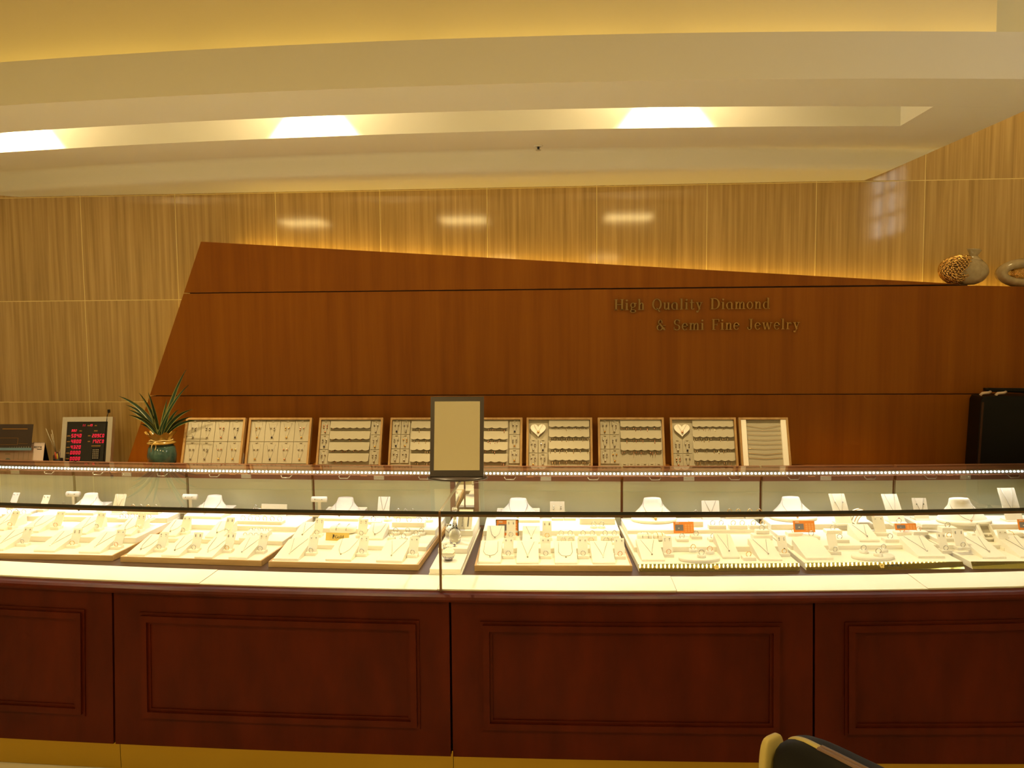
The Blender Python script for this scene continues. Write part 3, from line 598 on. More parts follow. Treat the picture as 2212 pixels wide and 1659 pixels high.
    def sets(cs, kind, names):
        for i, (cx, cz, cw, chh) in enumerate(cs):
            s = thing('jewellery_set', 'earring and pendant set, %s' % names[i], 'jewellery', M @ Vector((cx, -.004, cz)) + Vector((xm, YB0, ZC + .0005)), 0, 'jewellery sets on the leaning boards')
            mm = rnd.choice([m_silver, m_silver, m_rose, m_gold, m_chain])
            Ms = Matrix.Rotation(-LEAN, 4, 'X')
            g_ = lambda x, z, y=-.003: Ms @ Vector((x, y, z))
            for sx in (-.009, .009):
                mb = MB(); mb.ball(g_(sx, chh * .14), .0046, 6)
                if rnd.random() < .5: mb.ball(g_(sx, chh * .14 - .011), .004, 6)
                mb.build('earring', mm, s)
            mb = MB(); mb.tube([g_(-cw * .30, chh * .38, -.001), g_(-.006, -chh * .2, -.001), g_(0, -chh * .27, -.001), g_(.006, -chh * .2, -.001), g_(cw * .30, chh * .38, -.001)], .0006, 4); mb.build('chain', m_chain, s)
            mb = MB(); mb.ball(g_(0, -chh * .31), .0055, 8); mb.build('pendant', rnd.choice([mm, m_gemd, m_gold, mm]), s)
    OR = ['first', 'second', 'third', 'fourth', 'fifth', 'sixth', 'seventh', 'eighth', 'ninth', 'tenth']
    bn = ('board beside the plant', 'second leaning board', 'third leaning board', 'board left of the mirror', 'board right of the mirror', 'inner heart board', 'third board from right', 'right heart board', '')[k]
    if k < 2:
        cs = cells(x0, x0 + iw, .026, zt_, 4, 2); sets(cs, 0, ['%s of the %s row on the %s' % (OR[i % 4], 'upper' if i < 4 else 'lower', bn) for i in range(8)])
        cells(x0, x0 + iw, fw, .024, 4, 1)
    elif k == 2:
        c1 = cells(x0, x0 + iw * .15, .022, zt_, 1, 3); c2 = cells(x0 + iw * .84, x0 + iw, .022, zt_, 1, 3)
        sets(c1 + c2, 0, ['%s card down the %s side of the %s' % (OR[i % 3], 'left' if i < 3 else 'right', bn) for i in range(6)])
        zz = [.215, .155, .095, .035]; flaps(x0 + iw * .16, x0 + iw * .83, zz); row_earrings(x0 + iw * .18, x0 + iw * .8, [z + .012 for z in zz], .5, 'tiny earrings hooked along the flaps of the third leaning board')
    elif k in (3, 4):
        left = k == 3
        cs = cells(*((x0, x0 + iw * .30) if left else (x0 + iw * .82, x0 + iw)), .03, zt_, 2 if left else 1, 3)
        sets(cs, 0, ['%s card %s, %s' % (OR[i], 'at the left', bn) if left else '%s card at the right, %s' % (OR[i], bn) for i in range(len(cs))])
        q0, q1 = (x0 + iw * .32, x0 + iw * .99) if left else (x0 + .005, x0 + iw * .80)
        zz = [.215, .155, .098, .035]; flaps(q0, q1, zz); row_earrings(q0, q1, zz, .55, 'tiny earrings hooked along the flaps of the ' + bn)
    elif k in (5, 6, 7):
        q0, q1 = x0 + iw * .33, x0 + iw * .985
        if k == 6:
            cs = cells(x0, x0 + iw * .31, .03, zt_, 2, 3); zz = [.222, .160, .098]
        else:
            cs = cells(x0, x0 + iw * .31, fw, .160, 2, 2); zz = [.222, .168, .105, .045]
            hp = thing('heart_pad', 'heart shaped cream pad with a gold pendant on the ' + bn, 'display pad', M @ Vector((x0 + iw * .155, -.001, .208)) + Vector((xm, YB0, ZC + .0005)), 0, 'heart pads'); hp.rotation_euler = (-LEAN, 0, 0)
            poly = []
            for i in range(28):
                a_ = 2 * math.pi * i / 28; poly.append((.0028 * 16 * math.sin(a_) ** 3 * .9, .0026 * (13 * math.cos(a_) - 5 * math.cos(2 * a_) - 2 * math.cos(3 * a_) - math.cos(4 * a_)) * .9))
            MB().prism(poly[::-1], lambda u, v, t_: (u, t_, v), 0, -.010).build('pad', m_vel, hp)
            mb = MB(); mb.tube([(-.022, -.012, .026), (-.004, -.012, -.008), (.004, -.012, -.008), (.024, -.012, .026)], .0006, 4); mb.build('chain', m_chain, hp); MB().ball((.001, -.014, -.013), .007, 8).build('pendant', m_gold if k == 5 else m_rose, hp)
        sets(cs, 0, ['%s card at the left of the %s' % (OR[i], bn) for i in range(len(cs))])
        flaps(q0, q1, zz); row_earrings(q0, q1, zz, .75, 'tiny earrings hanging below the flaps of the ' + bn)
        if k == 6: cells(q0, q1, fw, .036, 6, 1)
    else:
        for s in (0, 1): MB().box(x0 + s * (iw - .026), x0 + s * (iw - .026) + .026, -.010, .002, fw, zt_, M).build('side_strip', m_vel, t)
        for i in range(8):
            z = .232 - i * .024; mb = MB(); d = (.016, .004, .003, .005, .003, .004, .008, .006)[i]
            mb.tube([M @ Vector((x0 + .028 + (iw - .056) * j / 10, -.002, z - d * (1 - abs(j - 5) / 5))) for j in range(11)], .0009 + .0004 * (i > 5), 4)
            tag(mb.build('gold_chain', m_gold, None, (xm, YB0, ZC + .0005)), 'thin gold chain stretched across the chain board, %s from the top' % OR[i], 'necklace', 'gold chains on the right board')
# ------------------------------------------------------------------ potted plant
p = PY(349, 1003, 4.10)
t = thing('potted_plant', 'striped long leaved plant in a green glazed pot with a yellow frilled rim', 'plant', (p.x, 4.11, ZC + .0005))
m_pot = grain(mat('green_glaze', (.05, .11, .09), .1, coat=.6), (.03, .07, .06), (.08, .15, .11), (20, 20, 20))
m_frill = mat('yellow_glaze', (.42, .25, .05), .18, coat=.4)
MB().lathe([(.045, 0), (.06, .005), (.072, .03), (.075, .07), (.068, .11), (.058, .128)], 24).build('pot', m_pot, t)
rim = []
for r, z, am in ((.058, .128, 0), (.072, .131, .0), (.074, .137, 0), (.058, .146, 0), (.052, .155, .0), (.062, .175, .006), (.074, .19, .010)):
    rim.append([((r + am * math.cos(9 * q)) * math.cos(q), (r + am * math.cos(9 * q)) * math.sin(q), z + am * .8 * math.cos(9 * q + 1)) for q in [2 * math.pi * i / 54 for i in range(55)]])
MB().grid(rim, True).build('frilled_rim', m_frill, t)
mb = MB(); mb.tube([(.060 * math.cos(q), .060 * math.sin(q), .15 + .002 * math.sin(5 * q)) for q in [2 * math.pi * i / 20 for i in range(20)]], .003, 5, True)
mb.tube([(0, -.062, .15), (-.022, -.068, .158), (-.034, -.068, .15), (-.02, -.066, .144), (0, -.063, .149), (.004, -.068, .12), (.003, -.078, .105)], .0022, 5); mb.tube([(0, -.063, .149), (-.016, -.072, .13), (-.02, -.078, .095)], .0022, 5); mb.build('string_bow', mat('straw_string', (.75, .55, .22), .7), t)
MB().lathe([(.001, .15), (.05, .148)], 16).build('soil', m_groove, t)
m_leaf = grain(mat('leaf', (.03, .06, .02), .35), (.006, .020, .006), (.015, .042, .012), (60, 60, 4)); m_leafe = mat('leaf_edge', (.20, .20, .05), .4)
for (du, dv, b_) in ((-85, -90, .5), (-62, -62, .4), (-42, -97, .25), (-62, -50, .6), (-30, -86, .2), (-16, -98, .1), (52, -143, .15), (66, -112, .3), (8, -80, 0), (78, -62, .5), (82, -38, .7), (70, -45, .5), (-40, -30, .6), (-14, -55, .15), (22, -85, .1), (-75, -70, .5), (38, -60, .25)):
    dx, dz = du / 395., -dv / 395.; dy = rnd.uniform(-.04, .05)
    st0 = Vector((rnd.uniform(-.02, .02), rnd.uniform(-.02, .02), .15)); en = Vector((dx, dy, .16 + dz)); mid = Vector((dx * (.42 - .2 * b_), dy * .5, .16 + dz * (.55 + .45 * b_)))
    P0 = []; wv = Vector((dz, 0, -dx)).normalized() if abs(dz) + abs(dx) > 0 else Vector((1, 0, 0)); wv = (wv + Vector((0, rnd.uniform(-.5, .5), 0))).normalized()
    N_ = 9; L_, R_, E1, E2 = [], [], [], []
    for i in range(N_ + 1):
        q = i / N_; c_ = st0 * (1 - q) ** 2 + mid * 2 * q * (1 - q) + en * q * q; wd_ = .0125 * (math.sin(math.pi * min(1, .12 + q * .88)) ** .7) * (1 - .35 * q)
        fold = Vector((0, -.004, .002)); L_.append(c_ - wv * wd_ + fold); P0.append(c_); R_.append(c_ + wv * wd_ + fold); E1.append(c_ - wv * wd_ * .72 + fold * .7); E2.append(c_ + wv * wd_ * .72 + fold * .7)
    lf = MB().grid([E1, P0, E2], True).build('leaf', m_leaf, t)
    mb = MB(); mb.grid([L_, E1], True); mb.grid([E2, R_], True); mb.build('leaf_margin', m_leafe, lf)
# ------------------------------------------------------------------ gold price board
y0 = 4.16
a, b = PY(133, 999, y0), PY(238, 1001, y0); tp = PY(145, 906, y0 + .05)
w = b.x - a.x; h = .262; ang = .0
t = thing('price_board', 'grey framed electronic price board with red lit digits', 'price board', ((a.x + b.x) / 2, y0, ZC + .0005), .06)
m_bez = mat('bezel_grey', (.42, .38, .30), .4, metal=.3); m_scr = mat('screen_black', (.008, .007, .008), .15)
m_dig = mat('red_digit', (.3, 0, .01), .5, emit=(1.0, .015, .05), es=1.1); m_off = mat('amber_print', (.22, .10, .01), .6)
M = tilt(0, math.radians(12), .004)
bz = .026
mb = MB(); mb.box(-w / 2, -w / 2 + bz, -.012, .02, 0, h, M); mb.box(w / 2 - bz, w / 2, -.012, .02, 0, h, M); mb.box(-w / 2 + bz, w / 2 - bz, -.012, .02, 0, .012, M); mb.box(-w / 2 + bz, w / 2 - bz, -.012, .02, h - .026, h, M); mb.build('bezel', m_bez, t)
MB().box(-w / 2 + bz, w / 2 - bz, -.006, .015, .012, h - .026, M).build('screen', m_scr, t)
SEG = {'0': 'abcdef', '1': 'bc', '2': 'abged', '3': 'abgcd', '4': 'fgbc', '5': 'afgcd', '7': 'fabc', '8': 'abcdefg', '9': 'abfgcd', 'C': 'adef'}
def digits(txt, x, z, hh, nm):
    ww = hh * .52; mb = MB(); tk = hh * .13
    for ch in txt:
        for sg in SEG.get(ch, ''):
            q = {'a': (0, hh - tk, ww, hh), 'g': (0, hh / 2 - tk / 2, ww, hh / 2 + tk / 2), 'd': (0, 0, ww, tk), 'f': (0, hh / 2, tk, hh), 'e': (0, 0, tk, hh / 2), 'b': (ww - tk, hh / 2, ww, hh), 'c': (ww - tk, 0, ww, hh / 2)}[sg]
            sh = lambda zz: zz * .12
            pts = [(q[0], q[1]), (q[2], q[1]), (q[2], q[3]), (q[0], q[3])]
            f0 = [M @ Vector((x + u + sh(v), -.0062, z + v)) for u, v in pts]; f1 = [M @ Vector((x + u + sh(v), -.0068, z + v)) for u, v in pts]
            mb.hexa(f0 + f1)
        x += ww * 1.5
    mb.build('digit_row', m_dig, t)
sx = -w / 2 + bz; sw = w - 2 * bz; szb = .012; szh = h - .038
dg = lambda fx, fy: (sx + sw * fx, szb + szh * fy)
for txt, fx, fy, hh in (('11', .36, .885, .012), ('19', .54, .885, .012), ('082', .11, .755, .013), ('5040', .11, .615, .019), ('4800', .11, .475, .019), ('4320', .11, .335, .019), ('0000', .11, .20, .019), ('0000', .11, .055, .019), ('209C0', .62, .615, .018), ('172C0', .62, .475, .018)):
    digits(txt, *dg(fx, fy), hh, txt)
mb = MB()
for fx, fy, q in ((.49, .89, .014), (.67, .89, .012), (.30, .76, .014), (.01, .64, .018), (.01, .50, .018), (.01, .36, .018), (.01, .22, .018), (.01, .08, .018), (.52, .64, .014), (.52, .5, .014), (.62, .39, .05), (.66, .76, .02)):
    x, z = dg(fx, fy); mb.box(x, x + q, -.0065, -.006, z, z + .006, M)
mb.build('amber_legend', m_off, t)
x, z = dg(.64, .07)
kp = MB().box(x, x + .044, -.008, -.006, z, z + .062, M).build('keypad', m_black, t)
mb = MB(); [mb.box(x + .006 + i * .009, x + .011 + i * .009, -.010, -.008, z + .006 + j * .011, z + .011 + j * .011, M) for i in range(4) for j in range(5)]; mb.build('keys', m_bback, kp)
mb = MB(); mb.tube([M @ Vector((w / 2 - .035, -.016, .0)), M @ Vector((w / 2 - .034, -.016, .18)), M @ Vector((w / 2 - .032, -.010, h + .005)), M @ Vector((w / 2 - .030, -.004, h + .025))], .0022, 6); mb.build('sensor_cable', m_black, t)
mb = MB(); q = M @ Vector((w / 2 - .028, -.004, h + .032)); mb.box(q.x - .005, q.x + .005, q.y - .006, q.y + .006, q.z - .009, q.z + .009); mb.build('sensor', m_black, t)
MB().hexa([(-.1, .02, 0), (.1, .02, 0), (.1, .10, 0), (-.1, .10, 0), (-.1, .06, .16), (.1, .06, .16), (.1, .066, .16), (-.1, .066, .16)]).build('easel_foot', m_black, t)
# ------------------------------------------------------------------ pen cup, reed diffuser, calendars
p = PY(126, 1000, 4.10)
t = thing('pen_cup', 'small black pen cup with coloured pens', 'pen cup', (p.x, 4.10, ZC + .0005))
mb = MB(); mb.lathe([(.020, 0), (.022, .002), (.024, .048), (.021, .048), (.019, .004), (.001, .004)], 18); mb.build('cup', m_black, t)
for i, (dx, dy, l, c) in enumerate(((-.014, .0, .085, (.55, .08, .03)), (-.008, .006, .075, (.7, .5, .05)), (.008, .004, .095, (.10, .05, .04)), (.012, -.005, .088, (.25, .2, .18)))):
    MB().tube([(dx * .3, dy * .3, .006), (dx, dy, l * .8), (dx * 1.15, dy * 1.15, l)], [.0035, .0035, .001], 6).build('pen', mat('pen_colour_%d' % i, c, .4), t)
p = PY(128, 1000, 4.20)
t = thing('reed_diffuser', 'small dark bottle with thin pale reeds behind the pen cup', 'diffuser', (p.x - .005, 4.19, ZC + .0005))
MB().lathe([(.018, 0), (.02, .004), (.02, .05), (.008, .06), (.008, .07)], 16).build('bottle', m_groove, t)
for dx, dy, l in ((-.055, .0, .20), (-.035, .02, .19), (-.02, -.01, .17), (-.06, .02, .17)): MB().tube([(0, 0, .05), (dx, dy, l)], .0013, 4).build('reed', m_bback, t)
m_cal = mat('dark_print', (.030, .017, .010), .5); m_calp = mat('pale_print', (.30, .24, .16), .6); m_blue = mat('blue_card', (.12, .20, .24), .6); m_pk = mat('pale_paper', (.62, .50, .42), .7)
def tent(label, u0, u1, v0, v1, Y, front, kind, lean=14, rz=0, card=False):
    a, b, c = PY(u0, v1, Y), PY(u1, v1, Y), PY(u1, v0, Y); w = b.x - a.x; z1 = PY((u0 + u1) / 2, v0, Y + .04).z; zb_ = a.z if card else ZC
    t = thing('desk_calendar', label, 'calendar', ((a.x + b.x) / 2, Y, zb_ + .0005), rz); L = math.radians(lean); h = (z1 - zb_) / math.cos(L); M = tilt(0, L, .002)
    MB().box(-w / 2, w / 2, 0, .002, 0, h, M).build('front_sheet', front, t)
    if card: return t, w, h, M
    top_ = M @ Vector((0, 0, h)); Mb = Matrix.Translation((0, 2 * top_.y + .004, .002)) @ Matrix.Rotation(L, 4, 'X')
    MB().box(-w / 2, w / 2, -.002, 0, 0, h * .995, Mb).build('back_sheet', m_black, t)
    mb = MB(); n_ = int(w / .009)
    for i in range(n_): x = -w / 2 + (i + .5) * w / n_; q = M @ Vector((x, .001, h - .002)); mb.tube([q + Vector((0, .005 * math.cos(2 * math.pi * j / 6), .004 * math.sin(2 * math.pi * j / 6) + .002)) for j in range(6)], .0008, 4, True)
    mb.build('spiral_binding', m_steel, t)
    return t, w, h, M
t, w, h, M = tent('pale desk calendar with printed header behind the black one', -60, 91, 957, 1001, 4.12, m_pk, 0)
text_parts('HOYA', .044, .011, m_ink, t, M @ Vector((w / 2 - .058, -.0006, h - .028)), (1, 0, 0), M.to_3x3() @ Vector((0, 0, 1)), M.to_3x3() @ Vector((0, -1, 0)), .0008, True)
mb = MB(); mb.box(w / 2 - .04, w / 2 - .014, -.001, 0, h - .036, h - .033, M); mb.build('underline', m_ink, t)
mb = MB(); mb.ball(M @ Vector((w / 2 - .20, .0, h * .25)), .016, 12, .8, 1, .1); mb.build('emblem', mat('emblem_blue', (.25, .33, .36), .6), t)
mb = MB(); [mb.box(w / 2 - .17 + i * .028, w / 2 - .168 + i * .028, -.0008, 0, .01, h * .62, M) for i in range(5)]; mb.box(w / 2 - .22, w / 2 - .19, -.0008, 0, h * .5, h * .54, M); mb.build('grid_print', m_bback, t)
t, w, h, M = tent('black printed card with faint gold lines leaning on the pale calendar', -50, 66, 917, 973, 4.10, m_cal, 0, 14, 0, True)
mb = MB(); mb.box(-w / 2, w / 2 + .006, -.004, 0, -.002, .012, M); mb.build('blue_tray_edge', m_blue, t)
mb = MB(); mb.box(-.02, w / 2 - .03, -.001, 0, h * .80, h * .83, M)
for q in ((-.05, .075, .46, .47), (-.05, .075, .20, .21)): mb.box(q[0], q[1], -.001, 0, h * q[2], h * q[3], M)
for x in (-.05, .074): mb.box(x, x + .0015, -.001, 0, h * .2, h * .47, M)
mb.box(.08, w / 2 - .02, -.001, 0, h * .24, h * .25, M); mb.build('gold_print', m_off, t)
mb = MB(); [mb.ball(M @ Vector((w / 2 - .012 - i * .0135, -.0008, h * .115)), .0008 + .0022 * (1 - i / 9), 6, 1, 1, .3) for i in range(9)]; mb.build('dot_print', m_bback, t)
# ------------------------------------------------------------------ black case at the right
yk = 4.05
a = PY(2113, 1000, yk); b = PY(2122, 860, yk); zt_ = PY(2130, 856, yk).z
t = thing('black_case', 'tall black case with pale handle clasps standing at the right end', 'case', (a.x + .17, yk + .06, ZC + .0005), -.10)
hh = zt_ - ZC
poly = [(-.17, 0), (.17, 0), (.17, hh - .03), (.155, hh - .008), (.14, hh)] + [(-.12, hh), (-.150, hh - .006), (-.158, hh - .025)]
MB().prism(poly, lambda u, v, t_: (u, t_, v), .07, -.07).build('shell', m_black, t)
MB().prism([(-.166, .004), (-.155, .004), (-.145, hh - .03), (-.154, hh - .03)], lambda u, v, t_: (u, t_, v), .074, -.074).build('corner_trim', m_groove, t)
mb = MB(); mb.tube([(-.10, 0, hh + .026), (.12, 0, hh + .018)], .010, 8); mb.box(-.115, .16, -.02, .02, hh + .02, hh + .034); mb.build('handle', m_black, t)
m_clasp = mat('pale_clasp', (.62, .48, .38), .4)
for x in (-.135, -.065): 
    mb = MB(); mb.tube([(x - .018, -.045, hh + .001), (x - .008, -.045, hh + .012), (x + .022, -.04, hh + .014), (x + .035, -.03, hh + .018)], .007, 8); mb.build('clasp', m_clasp, t)
p = PY(2207, 880, yk - .06); q = PY(2207, 935, yk - .06)
MB().cbox(.085, .15, -.078, -.07, q.z - ZC, p.z - ZC, .003).build('grey_pocket', m_bback, t)
mb = MB(); mb.tube([(.082, -.076, 0.005), (.084, -.076, .10), (.088, -.076, .16)], .0035, 6); mb.build('pale_strap', m_clasp, t)
# ------------------------------------------------------------------ vases on the panel ledge
m_vase = grain(mat('champagne_ceramic', (.45, .35, .2), .18, coat=.5), (.40, .31, .18), (.52, .42, .26), (30, 30, 30)); m_web = mat('gold_web', (.95, .62, .22), .12, metal=1)
def lattice(name, cx, cz, rx, ry, rz, keep, parent, sub=3, thick=.004):
    bm = bmesh.new(); bmesh.ops.create_icosphere(bm, subdivisions=sub, radius=1)
    r_ = random.Random(5)
    for v in bm.verts: v.co += Vector([r_.uniform(-.05, .05) for _ in range(3)]); v.co.normalize()
    bmesh.ops.delete(bm, geom=[f for f in bm.faces if not keep(f.calc_center_median())], context='FACES')
    for v in bm.verts: v.co = Vector((cx + v.co.x * rx, v.co.y * ry, cz + v.co.z * rz))
    bmesh.ops.wireframe(bm, faces=bm.faces[:], thickness=thick, use_replace=True, use_even_offset=False, use_boundary=True)
    me = bpy.data.meshes.new(name); bm.to_mesh(me); bm.free(); [setattr(f, 'use_smooth', True) for f in me.polygons]
    return place(name, me, m_web, parent)
yv = YP + .07
a, b = PY(2030, 612, yv), PY(2133, 612, yv); slope = math.atan2(PTR.z - PTL.z, PTR.x - PTL.x)
xv = (a.x + b.x) / 2; wv_ = b.x - a.x; hv = PY(2100, 537, yv).z - top(xv)
t = thing('pebble_vase', 'champagne pebble shaped vase with gold lattice side and short spout', 'vase', (xv, yv, top(xv) + .001), 0, 'lattice vases on the wood panel'); t.rotation_euler = (0, -slope, 0)
R_ = wv_ / 2
def pebble(q0, q1, n=26, m=14):
    rows = []
    for i in range(m + 1):
        ph = -math.pi / 2 + math.pi * i / m; z = .50 + .50 * math.sin(ph); r = math.cos(ph); z = max(z, .03) * hv * .80
        rows.append([(q0 * R_ * r * math.cos(2 * math.pi * k / n) * (1 - .10 * (z / hv)) + .012 * z / hv - .0, .055 * r * math.sin(2 * math.pi * k / n), z) for k in range(n + 1)])
    return rows
MB().grid(pebble(1.0, 1), True).build('body', m_vase, t)
lattice('gold_lattice', -.012, hv * .40, R_ * 1.01, .060, hv * .415, lambda c: c.x < -.12 + .35 * c.z + .25 * (c.z < -.3), t, 4, .0055)
bmk = bmesh.new(); bmesh.ops.create_icosphere(bmk, subdivisions=4, radius=1)
bmesh.ops.delete(bmk, geom=[f_ for f_ in bmk.faces if not f_.calc_center_median().x < -.16 + .35 * f_.calc_center_median().z + .25 * (f_.calc_center_median().z < -.3)], context='FACES')
for v_ in bmk.verts: v_.co = Vector((-.012 + v_.co.x * R_ * .995, v_.co.y * .0575, hv * .40 + v_.co.z * hv * .408))
mk = bpy.data.meshes.new('dark_core'); bmk.to_mesh(mk); bmk.free(); place('dark_core', mk, m_groove, t)
MB().grid([[(.035 + r * math.cos(q) * 1.05 + dx, r * .8 * math.sin(q), z) for q in [2 * math.pi * i / 20 for i in range(21)]] for r, z, dx in ((.045, hv * .70, 0), (.026, hv * .78, .0), (.020, hv * .83, .0), (.026, hv * .90, .002), (.034, hv * .97, .002), (.030, hv * 1.0, -.004), (.020, hv * .985, -.002), (.015, hv * .9, 0))], True).build('spout', m_vase, t)
a = PY(2151, 600, yv); xv2 = a.x + .155; zb2 = PTR.z - (xv2 - PTR.x) * .03
t = thing('ring_vase', 'oval champagne ring vase with gold lattice core cut by the right edge', 'vase', (xv2, yv, zb2 + .001), 0, 'lattice vases on the wood panel')
rows = []
for i in range(33):
    q = 2 * math.pi * i / 32; c_ = Vector((.128 * math.cos(q), 0, .072 + .052 * math.sin(q))); nrm = Vector((math.cos(q), 0, math.sin(q)))
    rows.append([c_ + nrm * (.026 * math.cos(s)) + Vector((0, .045 * math.sin(s), 0)) for s in [2 * math.pi * k / 12 for k in range(13)]])
MB().grid(rows, True).build('ring', m_vase, t)
lattice('gold_lattice', .01, .072, .108, .030, .036, lambda c: c.x > -.72, t, 4, .0045)
# ------------------------------------------------------------------ customer chair in the foreground
yc = 1.75
pc = PY(1745, 1600, yc)
t = thing('customer_chair', 'black padded chair with cream shell edge standing before the counter', 'chair', (pc.x + .075, yc - .11, 0), math.radians(-52))
m_seat = mat('black_leather', (.006, .006, .006), .55, spec=.2); m_shell = mat('cream_shell', (.50, .40, .13), .4); m_strip = mat('brown_strip', (.17, .10, .07), .3)
zc = pc.z + .012
def pad(mb, x0, x1, y0, y1, z0, z1, r, n=5):
    """softly rounded block"""
    ex = [2 * math.pi * i / 40 for i in range(41)]; se = lambda c, e: math.copysign(abs(c) ** e, c); rows = []
    for i in range(17):
        ph = -math.pi / 2 + math.pi * i / 16; rows.append([((x0 + x1) / 2 + (x1 - x0) / 2 * se(math.cos(ph), r) * se(math.cos(q), r), (y0 + y1) / 2 + (y1 - y0) / 2 * se(math.cos(ph), r) * se(math.sin(q), r), (z0 + z1) / 2 + (z1 - z0) / 2 * se(math.sin(ph), r)) for q in ex])
    return mb.grid(rows, True)
pad(MB(), -.20, .24, -.05, .05, .42, zc, .42).build('backrest', m_seat, t)
pad(MB(), -.228, -.203, -.045, .03, .40, zc - .030, .45).build('shell_edge', m_shell, t)
def topz(x, y): k = 2 / .42; return (.42 + zc) / 2 + (zc - .42) / 2 * max(.02, 1 - abs((x - .02) / .22) ** k - abs(y / .05) ** k) ** (1 / k)
def strap(mb, x0, x1, y0, y1, hw, th, n=10):
    A = []
    for i in range(n + 1):
        x = x0 + (x1 - x0) * i / n; y = y0 + (y1 - y0) * i / n
        A.append([(x, y - hw, topz(x, y - hw) - .002), (x, y - hw, topz(x, y - hw) + th), (x, y, topz(x, y) + th * 1.3), (x, y + hw, topz(x, y + hw) + th), (x, y + hw, topz(x, y + hw) - .002)])
    return mb.grid(A, True)
strap(MB(), -.172, -.085, .000, -.014, .008, .0015).build('cream_band', m_shell, t)
mb = MB(); strap(mb, -.088, .20, -.019, -.026, .0048, .003); strap(mb, -.088, .20, -.008, -.014, .0048, .003); mb.build('brown_piping', m_strip, t)
pad(MB(), -.21, .23, -.46, -.02, .40, .48, .4).build('seat', m_seat, t)
for x in (-.18, .20):
    for y in (-.42, .02): MB().tube([(x, y, .41), (x * 1.06, y * 1.04, .0)], [.014, .010], 8).build('leg', m_steel, t)
# ------------------------------------------------------------------ display trays in the showcase
ORD = ['first', 'second', 'third', 'fourth', 'fifth', 'sixth', 'seventh', 'eighth', 'ninth', 'tenth', 'eleventh', 'twelfth']
rj = random.Random(11)
class Tray: pass
def make_tray(nm, desc, FL, FR, l2, l3, cream=False, logo=None, cut=None):
    T = Tray(); T.nm = nm; T.cnt = {}
    a, b = PZ(*FL, ZB + .002), PZ(*FR, ZB + .002); T.th = math.atan2(b.y - a.y, b.x - a.x); T.w = (b - a).length; T.o = (a + b) / 2
    T.z1 = ZB + (.024 if cream else .020)
    T.d = Yr(T.o.x) + .035 - T.o.y
    y2 = PZ(l2[0], l2[1], T.z1).y; T.z2 = PY(l2[0], l2[2], y2).z; y3 = PZ(l3[0], l3[1], T.z2).y; T.z3 = PY(l3[0], l3[2], y3).z
    T.y2, T.y3 = y2, y3
    t = thing('display_tray', desc, 'tray', (T.o.x, T.o.y, ZB + .0005), T.th, 'stepped jewellery trays in the showcase'); T.root = t
    w, d = T.w, T.d; s2 = y2 - T.o.y; s3 = y3 - T.o.y; h1 = T.z1 - ZB
    if cream:
        poly = [(0, 0), (d, 0), (d, h1 - .001), (.0155, h1 - .001)]
        MB().prism(poly, lambda u, v, q: (q, u, v), -w / 2, w / 2).build('body', m_vel, t)
        q = Vector((0, .0155, h1 - .001)).normalized(); nr = Vector((0, -q.z, q.y)); A = Vector((-w / 2 + .001, 0, .0005)); B = Vector((w / 2 - .001, 0, .0005)); e = Vector((0, .0155, h1 - .001))
        MB().hexa([A, B, B + e, A + e, A + nr * .002, B + nr * .002, B + e + nr * .002, A + e + nr * .002]).build('gold_front', m_acry, t)
        if logo:
            text_parts(logo, .052, .0085, m_ink, t, Vector((.012, 0, .0005)) + e * .38 + nr * .0021, (1, 0, 0), q, nr, .0006, True)
            mb = MB(); c0 = Vector((-.010, 0, .0005)) + e * .52 + nr * .002
            for k in range(5):
                an = 2 * math.pi * k / 5 + .3; c1 = c0 + Vector((1, 0, 0)) * .006 * math.cos(an) + q * .006 * math.sin(an); ring_ = [c1 + Vector((1, 0, 0)) * .0042 * math.cos(s) + q * .0042 * math.sin(s) for s in [2 * math.pi * i / 10 for i in range(10)]]
                mb.add(ring_ + [p + nr * .0006 for p in ring_], [tuple(range(10)), tuple(range(10, 20))] + [(i, (i + 1) % 10, 10 + (i + 1) % 10, 10 + i) for i in range(10)])
            mb.build('flower_emblem', m_goldc, t)
        MB().cbox(-w / 2 + .003, w / 2 - .003, .019, d - .002, h1 - .001, h1, .0004).build('lining', m_vel, t)
    else:
        fr_ = .007; mb = MB(); mb.box(-w / 2, w / 2, 0, fr_, 0, h1 + .0015); mb.box(-w / 2, w / 2, d - fr_, d, 0, h1 + .0015); mb.box(-w / 2, -w / 2 + fr_, fr_, d - fr_, 0, h1 + .0015); mb.box(w / 2 - fr_, w / 2, fr_, d - fr_, 0, h1 + .0015); mb.box(-w / 2 + fr_, w / 2 - fr_, fr_, d - fr_, 0, .006); mb.build('frame', m_oak, t)
        MB().box(-w / 2 + fr_, w / 2 - fr_, fr_, d - fr_, .006, h1).build('lining', m_vel, t)
    MB().cbox(-w / 2 + .008, w / 2 - .008, s2, d - .008, h1, T.z2 - ZB, .0015).build('step', m_vel, t)
    MB().cbox(-w / 2 + .009, w / 2 - .009, s3, d - .009, T.z2 - ZB, T.z3 - ZB, .0015).build('step', m_vel, t)
    return T
ROWN = {1: 'front row', 2: 'middle row', 3: 'rear row'}
def nxt(T, kind, lv):
    k = (kind, lv); T.cnt[k] = T.cnt.get(k, -1) + 1
    return '%s %s %s, %s' % (ORD[T.cnt[k]], ROWN[lv], kind, T.nm)
def zl(T, lv): return (0, T.z1, T.z2, T.z3)[lv] + .0004
def at(T, u, v, lv, depth, dz=0):
    z = zl(T, lv) + dz; p = PZ(u, v, z)
    lim = Yr(p.x) + .03 - depth
    if p.y > lim: p = Vector((p.x * lim / p.y, lim, z))
    return p
